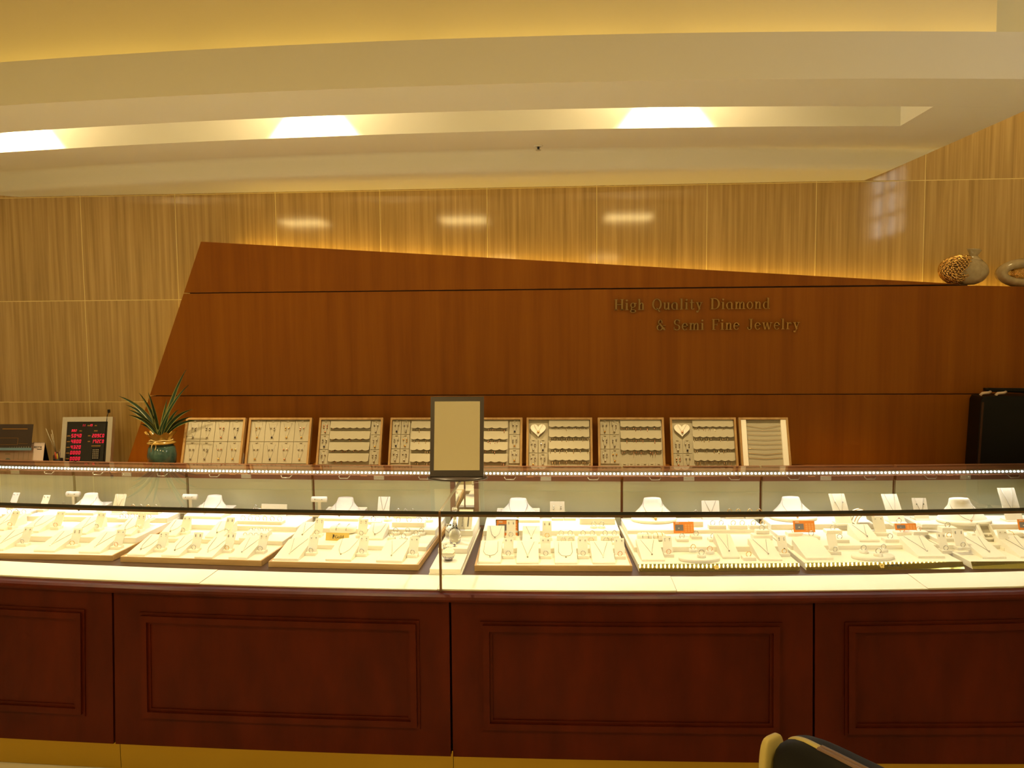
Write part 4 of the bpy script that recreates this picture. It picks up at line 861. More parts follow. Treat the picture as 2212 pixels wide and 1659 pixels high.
def loc2w(p, th, v):
    c, s = math.cos(th), math.sin(th); return Vector((p.x + c * v[0] - s * v[1], p.y + s * v[0] + c * v[1], p.z + v[2]))
SLV = [m_silver] * 5 + [m_rose, m_gold]
def ring(p, th, where, metal=None, stone=None, R=.0098, n=''):
    metal = metal or rj.choice(SLV); stone = stone or m_gem
    word = {'silver': 'silver', 'gold': 'gold', 'rose_gold': 'rose gold'}[metal.name]
    t = thing('finger_ring', '%s ring%s on the %s' % (word, n, where), 'ring', p, th + rj.uniform(-.25, .25), 'rings on display')
    shared('band%d' % int(R * 1e5), lambda m: m.tube([(R * math.cos(2 * math.pi * i / 16), 0, R * .92 + R * math.sin(2 * math.pi * i / 16)) for i in range(16)], .0014, 5, True), 'band', metal, t)
    shared('stone%d' % int(R * 1e5), lambda m: m.lathe([(.0005, -.0028), (.0030, 0), (.0022, .0013), (.0003, .0014)], 8, c=(0, 0, 2 * R * .96 + .0018)), 'stone', stone, t)
    return t
def earring(p, th, where, side, drop=0, metal=None, stone=None):
    metal = metal or m_silver
    t = thing('earring', '%s earring on the %s' % (side, where), 'earring', p, th, 'earrings on display')
    shared('stud', lambda m: m.ball((0, -.0018, 0), .0028, 8), 'stud', stone or metal, t)
    if drop: shared('drop%d' % int(drop * 1e4), lambda m: (m.tube([(0, -.002, 0), (0, -.0022, -drop * .6)], .0007, 4), m.ball((0, -.0026, -drop), .0030, 8, 1.3)), 'drop', metal, t)
def chain_on(p, th, where, pts, pend, metal=None, stone=None, r=.00085, big=.0034):
    t = thing('necklace', 'fine pendant necklace on the %s' % where, 'necklace', p, th, 'necklaces on display')
    mb = MB(); mb.tube(pts, r, 4); mb.build('chain', m_chain, t)
    mb = MB(); mb.ball((pend[0], pend[1], pend[2] + big * .4), big, 8); mb.ball((pend[0], pend[1] + big * 1.2, pend[2] + big * .3), big * .5, 6); mb.build('pendant', stone or rj.choice([m_silver, m_gem, m_chain]), t)
def ramp(T, u0, u1, vb, lv=1, depth=.17, hb=.044, hf=.009, arc_=False, kind=0, neck=True, dz=0):
    where = nxt(T, 'ramp', lv); p = at(T, (u0 + u1) / 2, vb, lv, depth, dz); w = (u1 - u0) / (F / (p.y * 1.0))
    sl = (hb - hf) / depth; prof = [(0, 0), (depth, 0), (depth, hb - .002), (depth - .003, hb), (.003, hf), (0, hf - .003)]
    if arc_:
        rows = []
        outl = [(-w / 2, 0), (-w / 2, depth * .86)] + [(-w / 2 * math.cos(q), depth * .86 + depth * .14 * math.sin(q)) for q in [math.pi * i / 10 for i in range(1, 10)]] + [(w / 2, depth * .86), (w / 2, 0)]
        mb = MB(); n_ = len(outl); zt_ = lambda y: hf + sl * y
        mb.add([(x, y, 0) for x, y in outl] + [(x, y, zt_(y)) for x, y in outl], [tuple(range(n_)), tuple(range(n_, 2 * n_))[::-1]] + [(i, n_ + i, n_ + (i + 1) % n_, (i + 1) % n_) for i in range(n_)])
    else: mb = MB().prism(prof, lambda u, v, q: (q, u, v), -w / 2, w / 2)
    o = mb.build('necklace_ramp', m_vel, None, p, (0, 0, T.th)); tag(o, 'cream suede necklace ramp, ' + where.replace('ramp,', 'place,'), 'display pad', 'necklace ramps in the trays')
    if not neck: return
    g = lambda x, y: (x, y, hf + sl * y + .0014); y0, ym = depth * .24, depth * .93
    if kind == 0: pts = [g(-w * .30, ym), g(-w * .10, depth * .5), g(0, y0), g(w * .10, depth * .5), g(w * .30, ym)]
    elif kind == 1: pts = [g(-w * .30, ym), g(-w * .32, depth * .45), g(-w * .2, depth * .3), g(0, y0 + .004), g(w * .2, depth * .3), g(w * .32, depth * .45), g(w * .30, ym)]
    else: pts = [g(-w * .34, ym), g(-w * .2, depth * .42), g(-w * .06, y0 + .003), g(w * .06, y0 + .003), g(w * .22, depth * .42), g(w * .34, ym)]
    chain_on(p, T.th, where, pts, g(0, y0 - .006))
def stand(T, u, v, lv=1, drop=.0, wpx=23, tall=.072, rg=True, metal=None, stone=None, ear=True, edst=None):
    where = nxt(T, 'stand', lv); p = at(T, u, v, lv, .05); w = wpx / (F / p.y)
    t = thing('ring_stand', 'small cream card stand, ' + where.replace('stand,', 'place,'), 'display stand', p, T.th, 'small card stands in the trays')
    MB().cbox(-w / 2, w / 2, 0, .034, 0, .012, .001).build('base', m_vel, t)
    tl = math.radians(32); M = tilt(.016, tl, .008); MB().box(-w / 2 * .92, w / 2 * .92, 0, .003, 0, tall, M).build('card', m_vel, t)
    if rg: ring(loc2w(p, T.th, (0, .010, .0118)), T.th, where, metal, stone, R=.0088)
    if ear:
        for s, nm in ((-1, 'left'), (1, 'right')): earring(loc2w(p, T.th, M @ Vector((s * w * .24, -.0005, tall - .010))), T.th, where, nm, drop, None, edst)
def block(T, u0, u1, vb, lv, h, n=0, depth=.035, dz=0, kind='ring block', metal=None, stone=None, rowd=.5, R=.0098):
    where = nxt(T, kind, lv); p = at(T, (u0 + u1) / 2, vb, lv, depth, dz); w = (u1 - u0) / (F / p.y)
    o = MB().cbox(-w / 2, w / 2, 0, depth, 0, h, .0015).build('ring_block', m_vel, None, p, (0, 0, T.th)); tag(o, 'cream suede block, ' + (where.replace('ring block,', 'place,')), 'display block', 'ring blocks in the trays')
    for i in range(n):
        x = -w / 2 + w * (i + .5) / n
        ring(loc2w(p, T.th, (x, depth * rowd, h - .0012)), T.th, where, metal, stone, R, ' %s' % ('one', 'two', 'three', 'four', 'five', 'six', 'seven', 'eight')[i] if n > 1 else '')
    return p, w
def ringpad(T, u0, u1, vb, lv, nx, ny, depth=.11):
    where = nxt(T, 'ring pad', lv); p = at(T, (u0 + u1) / 2, vb, lv, depth); w = (u1 - u0) / (F / p.y)
    o = MB().prism([(0, 0), (depth, 0), (depth, .022), (0, .010)], lambda u, v, q: (q, u, v), -w / 2, w / 2).build('ring_pad', m_vel, None, p, (0, 0, T.th)); tag(o, 'flat cream ring pad with slots, ' + where.replace('ring pad,', 'place,'), 'display pad', 'ring pads in the trays')
    k = 0
    for j in range(ny):
        for i in range(nx):
            y = depth * (j + .6) / ny; ring(loc2w(p, T.th, (-w / 2 + w * (i + .5) / nx, y, .010 + .012 * y / depth - .006)), T.th, where, None, None, .0085, ' %s' % ('one', 'two', 'three', 'four', 'five', 'six', 'seven', 'eight')[k]); k += 1
def pedestal(T, u, v, lv, rpx=10, h=.011, dz=0, rg=True, metal=None):
    where = nxt(T, 'round pedestal', lv); p0 = at(T, u, v, lv, .03, dz); r = rpx / (F / p0.y); p = p0 + Vector((0, r, 0))
    o = MB().lathe([(r * 1.04, 0), (r, .002), (r * .97, h - .001), (r * .92, h), (.0005, h)], 24).build('ring_pedestal', m_vel, None, p, (0, 0, T.th)); tag(o, 'round cream ring pedestal, ' + where.replace('round pedestal,', 'place,'), 'pedestal', 'round ring pedestals')
    if rg: ring(p + Vector((0, 0, h - .0012)), T.th, where, metal)
def oval(T, u, v, lv, rpx, asp=.62, h=.012):
    p0 = at(T, u, v, lv, .12); r = rpx / (F / p0.y); p = p0 + Vector((0, r * asp, 0))
    o = MB().lathe([(r * .97, 0), (r, .002), (r, h - .002), (r * .985, h), (.001, h)], 40, 1, asp).build('oval_plate', m_vel, None, p, (0, 0, T.th)); tag(o, 'oval cream plate carrying round ring pedestals in the ' + T.nm, 'plate', 'oval plates'); return h
def bust(T, u0, u1, vb, vtop, lv=3, round_=False, dz=0, depth=.15, stone=None, topw=.34, cx=0, fancy=False):
    where = nxt(T, 'neck bust', lv); p = at(T, (u0 + u1) / 2, vb, lv, depth * .72, dz); w = (u1 - u0) / (F / p.y)
    yt = depth * .78; ztop = PY((u0 + u1) / 2, vtop, p.y + yt).z - p.z; ztop = max(.06, ztop)
    t = thing('necklace_bust', 'cream neck shaped bust with necklace, %s' % where.replace('neck bust,', 'place,'), 'bust', p, T.th, 'necklace busts in the trays')
    if round_: mb = MB().lathe([(w / 2 * .96, 0), (w / 2, .003), (w / 2, .010), (w / 2 * .97, .014), (.001, .016)], 40, 1, depth / w, c=(0, depth / 2, 0)).build('plate', m_vel, t)
    else: MB().prism([(0, 0), (depth, 0), (depth, .030), (.004, .014), (0, .011)], lambda u, v, q: (q, u, v), -w / 2, w / 2).build('plate', m_vel, t)
    rows = []; n_ = 26; ym = depth * .60
    for q, hw, hd in ((0, .47, .40), (.10, .45, .36), (.25, .40, .28), (.45, .31, .20), (.65, .235, .15), (.82, .205, .135), (.93, .195, .13), (.985, .18, .118), (1.0, .14, .09), (1.0, .001, .001)):
        z = .012 + (ztop - .012) * q; yc = ym + depth * .20 * q
        rows.append([(cx * w * q + w * hw * math.cos(2 * math.pi * k / n_), yc + depth * hd * math.sin(2 * math.pi * k / n_), z) for k in range(n_ + 1)])
    MB().grid(rows, True).build('neck', m_vel, t)
    f = lambda q: next((r for r in [((a[0], b[0], a, b)) for a, b in zip([(0, .47, .40), (.10, .45, .36), (.25, .40, .28), (.45, .31, .20), (.65, .235, .15)], [(.10, .45, .36), (.25, .40, .28), (.45, .31, .20), (.65, .235, .15), (.82, .19, .125)])] if r[0] <= q <= r[1]), None)
    def surf(q, an):
        r = f(min(q, .81)); k = (q - r[0]) / (r[1] - r[0]); hw = r[2][1] + (r[3][1] - r[2][1]) * k; hd = r[2][2] + (r[3][2] - r[2][2]) * k; z = .012 + (ztop - .012) * q
        return (cx * w * q + w * hw * 1.03 * math.cos(an), ym + depth * .20 * q + depth * hd * 1.05 * math.sin(an) - .001, z)
    A = [surf(.80, math.radians(-5)), surf(.60, math.radians(-35)), surf(.35, math.radians(-62)), surf(.16, math.radians(-80)), (0, depth * .20, .0185)]
    B = [surf(.80, math.radians(-175)), surf(.60, math.radians(-145)), surf(.35, math.radians(-118)), surf(.16, math.radians(-100)), (0, depth * .20, .0185)]
    chain_on(p, T.th, where, B + A[::-1][1:], (0, depth * .13, .0175), None, stone, .0013 if fancy else .0009, .0065 if fancy else .0045)
    return p
def card(T, u, v, lv, wpx, vtop, lean=16, items='pendant', dz=0, stone=None):
    where = nxt(T, 'card', lv); p = at(T, u, v, lv, .04, dz); w = wpx / (F / p.y); h = max(.05, PY(u, vtop, p.y + .02).z - p.z)
    t = thing('display_card', 'upright cream jewellery card, ' + where.replace('card,', 'place,'), 'display card', p, T.th, 'upright cards in the trays'); L = math.radians(lean)
    M = tilt(.006, L, .002); MB().box(-w / 2, w / 2, 0, .004, 0, h / math.cos(L), M).build('card', m_vel, t); hh = h / math.cos(L)
    MB().hexa([(-w / 2, 0, 0), (w / 2, 0, 0), (w / 2, .055, 0), (-w / 2, .055, 0), (-w / 2, .004, .006), (w / 2, .004, .006), (w / 2, .053, .006), (-w / 2, .053, .006)]).build('foot', m_vel, t)
    g = lambda x, z, y=-.0012: M @ Vector((x, y, z))
    if items in ('pendant', 'both'): chain_on(p, T.th, where, [g(-w * .32, hh - .001), g(-.003, hh * .38), g(0, hh * .34), g(.003, hh * .38), g(w * .32, hh - .001)], g(0, hh * .28), None, stone)
    if items in ('earrings', 'both'):
        for s, nm in ((-1, 'left'), (1, 'right')): earring(loc2w(p, T.th, g(s * w * .25, hh * .72)), T.th, where, nm, .012 if stone is None else 0, None, stone)
def roll(T, u, v, lv, wpx, vtop, dz=0):
    where = nxt(T, 'roll stand', lv); p = at(T, u, v, lv, .04, dz); w = wpx / (F / p.y); h = max(.04, PY(u, vtop, p.y + .02).z - p.z)
    t = thing('earring_roll', 'cream roll bar stand for earrings, ' + where.replace('roll stand,', 'place,'), 'display stand', p, T.th, 'roll bar stands')
    MB().cbox(-.022, .022, 0, .035, 0, .008, .001).build('foot', m_vel, t); MB().box(-.006, .006, .013, .021, .008, h - .020).build('stem', m_vel, t)
    mb = MB(); mb.tube([(-w / 2, .017, h - .013), (w / 2, .017, h - .013)], .013, 16); mb.build('roll', m_vel, t)
    for s, nm in ((-1, 'left'), (1, 'right')): earring(loc2w(p, T.th, (s * w * .24, .004, h - .011)), T.th, where, nm, 0)
def orange(T, u0, u1, v0, v1, lv, what, framed=False):
    p = at(T, (u0 + u1) / 2, v1, lv, .03); w = (u1 - u0) / (F / p.y); h = (v1 - v0) / (F / p.y) * 1.08
    t = thing('price_card', 'orange printed card %s' % what, 'card', p, T.th, 'orange cards in the trays'); L = math.radians(20); M = tilt(.004, L, .001)
    MB().box(-w / 2, w / 2, 0, .0015, 0, h, M).build('card', m_orange, t)
    MB().box(-w * .42, -w * .02, -.0008, 0, h * .22, h * .74, M).build('photo_print', m_grey, t)
    mb = MB(); mb.ball(M @ Vector((-w * .24, -.001, h * .42)), h * .07, 8, 1, 1, .2); mb.box(-w * .40, -w * .22, -.0008, 0, h * .86, h * .92, M); mb.build('white_print', m_white, t)
    mb = MB(); [mb.box(w * .06 + w * .14 * i, w * .06 + w * .14 * i + w * .10, -.0008, 0, h * (.15 + .17 * j), h * (.22 + .17 * j), M) for i in range(3) for j in range(4)]; mb.build('pale_print', m_or2, t)
    if framed:
        e = .003; mb = MB(); mb.box(-w / 2 - e, -w / 2, -.002, .003, -e, h + e, M); mb.box(w / 2, w / 2 + e, -.002, .003, -e, h + e, M); mb.box(-w / 2, w / 2, -.002, .003, h, h + e, M); mb.build('black_frame', m_black, t)
    ye = .0075 + h * .6 * math.tan(L); MB().hexa([(-.010, .024, 0), (.010, .024, 0), (.010, .028, 0), (-.010, .028, 0), (-.010, ye, h * .6), (.010, ye, h * .6), (.010, ye + .002, h * .6), (-.010, ye + .002, h * .6)]).build('easel', m_white, t)
def pillow(T, u0, u1, vb, lv, h, label, depth=.06, bands=2, metal=None):
    p = at(T, (u0 + u1) / 2, vb, lv, depth); w = (u1 - u0) / (F / p.y)
    o = pad(MB(), -w / 2, w / 2, 0, depth, 0, h, .55).build('bracelet_pillow', m_vel, None, p, (0, 0, T.th)); tag(o, label, 'pillow', 'bracelet pillows')
    for i in range(bands):
        x = -w / 2 + w * (i + .8) / (bands + .6); mb = MB()
        mb.tube([(0, depth / 2 - depth * .53 * math.cos(q), h * .5 + h * .54 * math.sin(q)) for q in [math.pi * (j / 12) for j in range(13)]], .0016, 5)
        t2 = mb.build('bangle', metal or (m_silver, m_chain)[i % 2], None, loc2w(p, T.th, (x, 0, .0008)), (0, 0, T.th)); tag(t2, '%s bracelet on the %s' % (('left', 'right')[i % 2], label), 'bracelet', 'bracelets on pillows')
# ---- the trays, left to right
T0 = make_tray('leftmost tray', 'stepped oak rimmed jewellery tray cut by the left edge', (-480, 1192), (-125, 1203), (-150, 1163, 1151), (-100, 1122, 1112))
T1 = make_tray('second tray', 'stepped oak rimmed tray, second from the left', (-108, 1204), (243, 1211), (90, 1171, 1159), (180, 1127, 1117))
T2 = make_tray('third tray', 'stepped oak rimmed tray, third from the left', (260, 1213), (565, 1222.5), (390, 1174, 1165), (430, 1145, 1135))
T3 = make_tray('gold sign tray', 'stepped oak rimmed tray holding the small gold sign', (580, 1224), (904, 1231.5), (700, 1187, 1178), (850, 1153, 1143.5))
T4 = make_tray('fifth tray', 'stepped oak rimmed tray just right of the glass joint', (1025, 1233), (1366, 1233.5), (1115, 1194, 1184), (1180, 1157, 1147))
T5 = make_tray('first cream tray', 'stepped cream tray with gold front strip, beside the last oak tray', (1380, 1234), (1729, 1232), (1500, 1191.6, 1181), (1570, 1153, 1146), True, 'FOLLUCI')
T6 = make_tray('middle cream tray', 'stepped cream tray with gold front strip, second from the right', (1741, 1231), (2084, 1228.6), (1850, 1187, 1178), (1790, 1143, 1132), True, 'KNUKE')
T7 = make_tray('right cream tray', 'stepped cream tray with gold front strip cut by the right edge', (2101, 1228.5), (2440, 1226.5), (2130, 1185, 1176), (2110, 1143, 1133), True)
# leftmost tray
ramp(T0, -100, -60, 1150, 2); ramp(T0, -35, 12, 1146, 2, .14); stand(T0, 18, 1143.5, 2, 0, 20, metal=m_rose); stand(T0, 86, 1106, 3, 0, 18, stone=m_gemd)
block(T0, 0, 55, 1117, 3, .012, 3, .05); stand(T0, 20, 1100, 3, 0, 18, stone=m_gemd)
# second tray
for u0, u1, v, k in ((-42, 10, 1190, 0), (70, 121, 1193, 0), (167, 219, 1196, 0)): ramp(T1, u0, u1, v, 1, .18, kind=k)
for u, v, d in ((45, 1181, .02), (153, 1184.5, .008), (248, 1187.6, .0)): stand(T1, u, v, 1, d)
for u0, u1, v, k in ((40, 86, 1151, 2), (143, 189, 1155, 0), (238, 285, 1158, 2)): ramp(T1, u0, u1, v, 2, .15, kind=k, arc_=(u0 == 40))
for u, v, d in ((117, 1144.6, 0), (206, 1147.7, .016), (294, 1151, .01)): stand(T1, u, v, 2, d, 21)
block(T1, 122, 146, 1100, 3, .012, 1, .03); bust(T1, 124, 206, 1113, 1065, 3, stone=m_gemd); card(T1, 250, 1113, 3, 26, 1071, 26); block(T1, 246, 326, 1127, 3, .012, 6, .05, R=.0095); block(T1, 272, 345, 1111.5, 3, .024, 4, .035)
roll(T1, 155, 1097, 3, 30, 1061)
# third tray
for (u0, u1, v, k) in ((271.5, 315.4, 1201.5, 2), (346, 389, 1203.5, 2), (417.7, 461, 1207, 2), (491.5, 536, 1208, 0)): ramp(T2, u0, u1, v, 1, .17, kind=k)
for u, v, d in ((341, 1193, .010), (416, 1194, .006), (488, 1195, .006), (560, 1197, 0)): stand(T2, u, v, 1, d)
ramp(T2, 340, 382, 1160, 2, .13, kind=2); stand(T2, 393, 1156, 2, .012, 22); ramp(T2, 441, 484, 1163.5, 2, .13, kind=2); stand(T2, 487, 1159, 2, .006, 21); ringpad(T2, 514, 566, 1168, 2, 4, 2)
block(T2, 378, 402, 1108, 3, .012, 1, .03); bust(T2, 393, 482, 1121, 1069.5, 3); block(T2, 507.6, 612, 1133, 3, .014, 6, .045); block(T2, 538, 609, 1112, 3, .026, 4, .035); roll(T2, 408, 1103, 3, 32, 1067); card(T2, 590, 1101, 3, 60, 1092, 8, 'none')
# gold sign tray
for (u0, u1, v, k) in ((589, 646, 1211.5, 0), (701, 759, 1213, 2), (811, 870, 1216, 0)): ramp(T3, u0, u1, v, 1, .18, kind=k, arc_=True)
for u, v, d in ((670, 1201, .012), (780, 1203, .010), (890, 1205.5, .014)): stand(T3, u, v, 1, d)
ramp(T3, 628, 668, 1167.7, 2, .14, kind=0); stand(T3, 683, 1161, 2, .010, 22); pillow(T3, 707, 767, 1155, 2, .034, 'cream bracelet pillow behind the gold sign', .07); stand(T3, 779, 1163, 2, .010, 23); ramp(T3, 786, 827, 1167, 2, .12, kind=2)
for u, v in ((853, 1157), (879, 1157), (909, 1158), (844, 1167.5), (870, 1170), (897, 1163)): pedestal(T3, u, v, 2, 9.5)
block(T3, 667, 700, 1117, 3, .010, 1, .03); bust(T3, 684, 776, 1125, 1074, 3); block(T3, 786, 822, 1133, 3, .012, 1, .04, stone=m_gemd); pedestal(T3, 836, 1127.5, 3, 9.5); block(T3, 845, 918, 1139, 3, .020, 3, .04); block(T3, 850, 899, 1120, 3, .022, 3, .03); pedestal(T3, 925, 1129, 3, 9.5)
roll(T3, 688, 1110, 3, 34, 1072); card(T3, 826, 1114, 3, 27, 1076, 22)
p = at(T3, 728, 1168.5, 2, .03); w = 54 / (F / p.y)
t = thing('gold_sign', 'small gold card printed with the word Gold', 'sign', p, T3.th - .04); M = tilt(0, math.radians(18), .001); hs = 16.5 / (F / p.y) * 1.06
MB().box(-w / 2, w / 2, 0, .002, 0, hs, M).build('card', m_goldc, t)
text_parts('Gold', w * .38, hs * .38, m_ink, t, M @ Vector((-w * .10, -.0002, hs * .30)), (1, 0, 0), M.to_3x3() @ Vector((0, 0, 1)), M.to_3x3() @ Vector((0, -1, 0)), .0006, True)
mb = MB(); mb.box(-w * .20, -w * .165, -.0008, 0, hs * .25, hs * .62, M); mb.box(-w * .175, -w * .13, -.0008, 0, hs * .45, hs * .75, M); mb.ball(M @ Vector((-w * .185, -.0004, hs * .72)), .0025, 6, 1, 1, .2); mb.build('figure_mark', m_ink, t)
MB().hexa([(-.012, .020, 0), (.012, .020, 0), (.012, .024, 0), (-.012, .024, 0), (-.012, .010, hs * .6), (.012, .010, hs * .6), (.012, .012, hs * .6), (-.012, .012, hs * .6)]).build('easel', m_white, t)
# fifth tray
for (u0, u1, v, k) in ((1032.6, 1082, 1218, 1), (1115, 1164, 1219, 0), (1198.5, 1248, 1219.5, 1), (1280, 1329.5, 1219.5, 0)): ramp(T4, u0, u1, v, 1, .17, kind=k)
for u, v, d in ((1098, 1207.6, .016), (1179, 1207.6, .012), (1260, 1207.6, .012), (1340, 1208.5, .012)): stand(T4, u, v, 1, d, 24)
ramp(T4, 1049, 1088, 1174, 2, .12, kind=2); stand(T4, 1103.5, 1166, 2, .006, 22); ramp(T4, 1128, 1167, 1175, 2, .12, kind=0); stand(T4, 1182, 1168, 2, .006, 22)
for u0, u1 in ((1203, 1242), (1250, 1290), (1298, 1338)): block(T4, u0, u1, 1168, 2, .020, 2, .03)
for u in (1225, 1269, 1318): 
    pedestal(T4, u - 8, 1177, 2, 7.5, .008); pedestal(T4, u + 8, 1177, 2, 7.5, .008)
bust(T4, 1070, 1167, 1129, 1076, 3, fancy=True, stone=m_gem); block(T4, 1191.6, 1216.5, 1125, 3, .012, 1, .03); block(T4, 1219, 1244, 1125, 3, .012, 1, .03); block(T4, 1252.6, 1329, 1133, 3, .026, 4, .04)
pedestal(T4, 1283, 1142, 3, 8, .008); pedestal(T4, 1300, 1142, 3, 8, .008); card(T4, 1204, 1116, 3, 32, 1084, 8, 'earrings')
orange(T4, 1072, 1119, 1127, 1158, 2, 'in a black frame in the fifth tray', True)
# first cream tray
ramp(T5, 1386.5, 1436.6, 1213, 1, .16, kind=0); stand(T5, 1445.5, 1204, 1, .010, 22)
hh_ = oval(T5, 1514.4, 1217, 1, 45, .55)
for u, v in ((1498.7, 1194), (1517, 1206), (1535, 1198)): pedestal(T5, u, v, 1, 9.5, .010, hh_ + .0004)
ramp(T5, 1561, 1598, 1207, 1, .15, hb=.060, kind=0); block(T5, 1606, 1634, 1212, 1, .014, 1, .035); ramp(T5, 1641, 1690, 1212, 1, .16, kind=0); stand(T5, 1696, 1203, 1, .008, 22, stone=m_gemd)
pillow(T5, 1378, 1411, 1171, 2, .030, 'left cream bangle pillow of the first cream tray', .05); pillow(T5, 1413, 1440, 1170, 2, .028, 'right cream bangle pillow of the first cream tray', .05, 2, m_gold)
for u0, u1, v in ((1462, 1488, 1171), (1494, 1517, 1165), (1532, 1553, 1171)): block(T5, u0, u1, v, 2, .012, 1, .035)
p_, w_ = block(T5, 1628, 1669, 1167, 2, .020, 0, .045, kind='large block'); block(T5, 1634, 1662, 1153.6, 2, .014, 1, .030, .0208)
orange(T5, 1456, 1500, 1130, 1152.7, 3, 'in the first cream tray')
bust(T5, 1368, 1468, 1133, 1075, 3, True, depth=.14, stone=m_gold, fancy=True)
block(T5, 1490, 1519, 1138, 3, .022, 0, .04, kind='plinth'); block(T5, 1493, 1516, 1119, 3, .012, 1, .028, .0226)
for u0, u1 in ((1532, 1569), (1576, 1615), (1620, 1659)): block(T5, u0, u1, 1143.5, 3, .016, 2, .03, metal=(m_gold if u0 > 1570 else None))
for u0, u1 in ((1568, 1606), (1611, 1652)): block(T5, u0, u1, 1121, 3, .024, 2, .028, metal=m_gold)
card(T5, 1537, 1117, 3, 38, 1083, 16)
# middle cream tray
ramp(T6, 1741, 1800, 1210, 1, .18, arc_=True, neck=False); stand(T6, 1806, 1199, 1, 0, 22, ear=False)
hh_ = oval(T6, 1895, 1213, 1, 46, .55)
for u, v in ((1869, 1196), (1912, 1194), (1901, 1203)): pedestal(T6, u, v, 1, 9.5, .010, hh_ + .0004)
ramp(T6, 1984, 2041, 1206, 1, .17, arc_=True, kind=0); stand(T6, 2046, 1196, 1, .004, 20)
for u0, u1, v in ((1703, 1735, 1159), (1740, 1772, 1166), (1786, 1819, 1153), (1801, 1835, 1173), (1913, 1942, 1172), (1938, 1969, 1157.6), (1974, 2005, 1156)): block(T6, u0, u1, v, 2, .013, 1, .04)
ramp(T6, 1857, 1900, 1171, 2, .12, kind=0); stand(T6, 1907, 1158, 2, 0, 26, rg=False)
orange(T6, 1716, 1762, 1128, 1150.7, 3, 'beside the round bust of the middle cream tray'); orange(T6, 1936, 1981, 1133, 1146, 3, 'near the arch of the middle cream tray')
bust(T6, 1676, 1776, 1129, 1073, 3, True, depth=.14, stone=m_rose); card(T6, 1826, 1135, 3, 34, 1076, 40, 'both'); card(T6, 1941, 1131, 3, 34, 1076, 40, 'pendant', 0, m_gemr); block(T6, 1930, 1962, 1137, 3, .012, 1, .035, stone=m_gemr)
p = at(T6, 1872, 1138, 3, .08); w = 46 / (F / p.y)
t = thing('bracelet_arch', 'cream arched bracelet ramp in the middle cream tray', 'display stand', p, T6.th)
rows = []
for i in range(15):
    q = math.pi * .06 + math.pi * .88 * i / 14; c_, s_ = math.cos(q), math.sin(q)
    rows.append([(-.045 * c_ * 1.0, y, .058 * s_) for y in (0, .09)] + [(-.040 * c_, y, .053 * s_) for y in (.09, 0)] + [(-.045 * c_, 0, .058 * s_)])
mb = MB(); mb.grid(rows, False); mb.add(rows[0][:4], [(0, 1, 2, 3)]); mb.add(rows[-1][:4], [(3, 2, 1, 0)]); mb.build('arch', m_vel, t)
for i, nm in enumerate(('front', 'middle', 'rear')):
    mb = MB(); y = .018 + .026 * i; mb.tube([(-.0465 * math.cos(math.pi * (.10 + .8 * j / 12)), y, .0597 * math.sin(math.pi * (.10 + .8 * j / 12))) for j in range(13)], .0014, 4); mb.ball((.036, y, .041), .004, 6)
    tag(mb.build('bracelet', (m_rose, m_silver, m_gold)[i], None, p, (0, 0, T6.th)), '%s fine bracelet laid over the cream arch' % nm, 'bracelet', 'bracelets on the arch')
# right cream tray
card(T7, 1994, 1124.6, 3, 30, 1079, 22, 'both', 0, m_gemg); bust(T7, 2047, 2160, 1137, 1076, 3, True, depth=.15, stone=m_rose)
block(T7, 2036, 2068, 1152, 3, .022, 1, .04); block(T7, 1992, 2028, 1140, 3, .014, 0, .04, kind='plinth'); stand(T7, 2083, 1189, 2, .006, 26); ramp(T7, 2123, 2173, 1207, 1, .17, kind=0); ramp(T7, 2205, 2255, 1206, 1, .17, kind=0); stand(T7, 2180, 1190, 1, 0, 22)
pillow(T7, 2165, 2215, 1163, 2, .022, 'cream ring pillow at the right edge of the right cream tray', .045, 1, m_gold); card(T7, 2195, 1128, 3, 36, 1061, 30); orange(T7, 2203, 2245, 1125, 1146, 3, 'at the right edge of the showcase')
for u0, u1, v in ((2040, 2070, 1170), (2100, 2128, 1160)): block(T7, u0, u1, v, 2, .014, 1, .035)
p = at(T7, 2140, 1170, 2, .06); t = thing('open_box', 'small cream open jewellery box tilted on the right cream tray', 'box', p, T7.th); M = tilt(.008, math.radians(48), .002); w, h = .052, .075
mb = MB(); mb.box(-w / 2, -w / 2 + .006, -.014, 0, 0, h, M); mb.box(w / 2 - .006, w / 2, -.014, 0, 0, h, M); mb.box(-w / 2, w / 2, -.014, 0, 0, .006, M); mb.box(-w / 2, w / 2, -.014, 0, h - .006, h, M); mb.build('rim', m_vel, t); MB().box(-w / 2, w / 2, 0, .003, 0, h, M).build('back', m_bback, t); MB().ball(M @ Vector((.004, -.004, .022)), .004, 8).build('pearl', m_pearl, t)
MB().hexa([(-w / 2, .01, 0), (w / 2, .01, 0), (w / 2, .06, 0), (-w / 2, .06, 0), (-w / 2, .030, .022), (w / 2, .030, .022), (w / 2, .06, .048), (-w / 2, .06, .048)]).build('prop', m_vel, t)
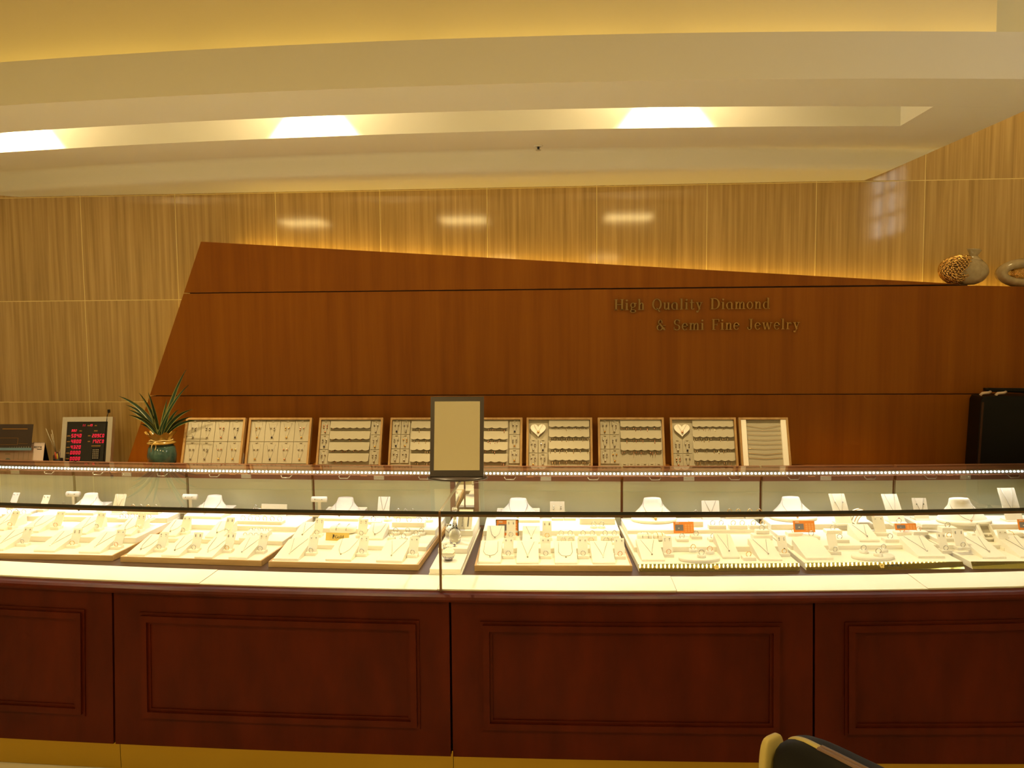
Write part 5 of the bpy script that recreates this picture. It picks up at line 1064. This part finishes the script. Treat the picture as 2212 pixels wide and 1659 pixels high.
# ------------------------------------------------------------------ crystal stand behind the glass joint
a, b = PZ(928, 1243.5, ZB + .001), PZ(995.5, 1243.5, ZB + .001); w = b.x - a.x; o_ = (a + b) / 2; d = Yr(o_.x) + .03 - o_.y
t = thing('stepped_stand', 'narrow stepped cream stand behind the glass joint', 'display stand', o_, 0)
zs_ = [.024]; y1 = PZ(962, 1196, ZB + .025).y; h2 = PY(962, 1185.5, y1).z - ZB; y2 = PZ(975, 1158, ZB + h2).y; h3 = PY(975, 1147, y2).z - ZB
MB().cbox(-w / 2 - .003, w / 2 + .003, -.002, d, 0, .008, .001).build('base', m_cream, t); MB().cbox(-w / 2, w / 2, 0, d, .008, .025, .001).build('step', m_vel, t)
MB().cbox(-w / 2, w / 2, y1 - o_.y, d, .025, h2, .001).build('step', m_vel, t); MB().cbox(-w / 2, w / 2, y2 - o_.y, d, h2, h3, .001).build('step', m_vel, t)
def wpt(u, v, z): return PZ(u, v, z)
p = wpt(969, 1210, ZB + .0265)
t = thing('crystal_swan', 'round clear crystal figure on the front step of the narrow stand', 'figurine', p)
MB().ball((0, 0, .026), .026, 20, 1).build('body', m_crys, t); MB().tube([(-.012, 0, .045), (-.016, 0, .058), (-.006, 0, .064)], [.008, .005, .003], 8).build('neck', m_crys, t); MB().lathe([(.014, 0), (.016, .003), (.012, .006)], 16).build('foot', m_crys, t)
p = wpt(983, 1172, ZB + h2 + .001)
t = thing('crystal_decanter', 'tall clear crystal decanter with round stopper on the narrow stand', 'figurine', p)
MB().lathe([(.018, 0), (.022, .006), (.026, .03), (.022, .05), (.010, .066), (.007, .09), (.008, .115), (.011, .12), (.008, .124)], 18).build('bottle', m_crys, t); MB().ball((0, 0, .136), .012, 12).build('stopper', m_crys, t)
for s in (-1,): MB().tube([(s * .022, 0, .04), (s * .036, 0, .055), (s * .034, 0, .075), (s * .014, 0, .072)], .004, 8).build('handle', m_crys, t)
p = wpt(982, 1180, ZB + h2 + .001); t = thing('crystal_gem', 'small faceted clear crystal on the narrow stand', 'figurine', p)
MB().lathe([(.001, 0), (.010, .010), (.007, .015), (.001, .015)], 8).build('gem', m_crys, t)
p = wpt(1003, 1143, ZB + h3 + .001)
t = thing('bracelet_card', 'cream card with two dark bracelets at the rear of the narrow stand', 'display card', p); M = tilt(0, math.radians(50), .002)
MB().box(-.03, .03, 0, .003, 0, .10, M).build('card', m_vel, t)
for x, nm, mm in ((-.010, 'slim', m_silver), (.014, 'black', m_gemd)):
    mb = MB(); [mb.ball(M @ Vector((x, -.002, .012 + .0065 * i)), .0028, 6) for i in range(12)]
    tag(mb.build('bracelet', mm, None, p), '%s bracelet on the card of the narrow stand' % nm, 'bracelet')
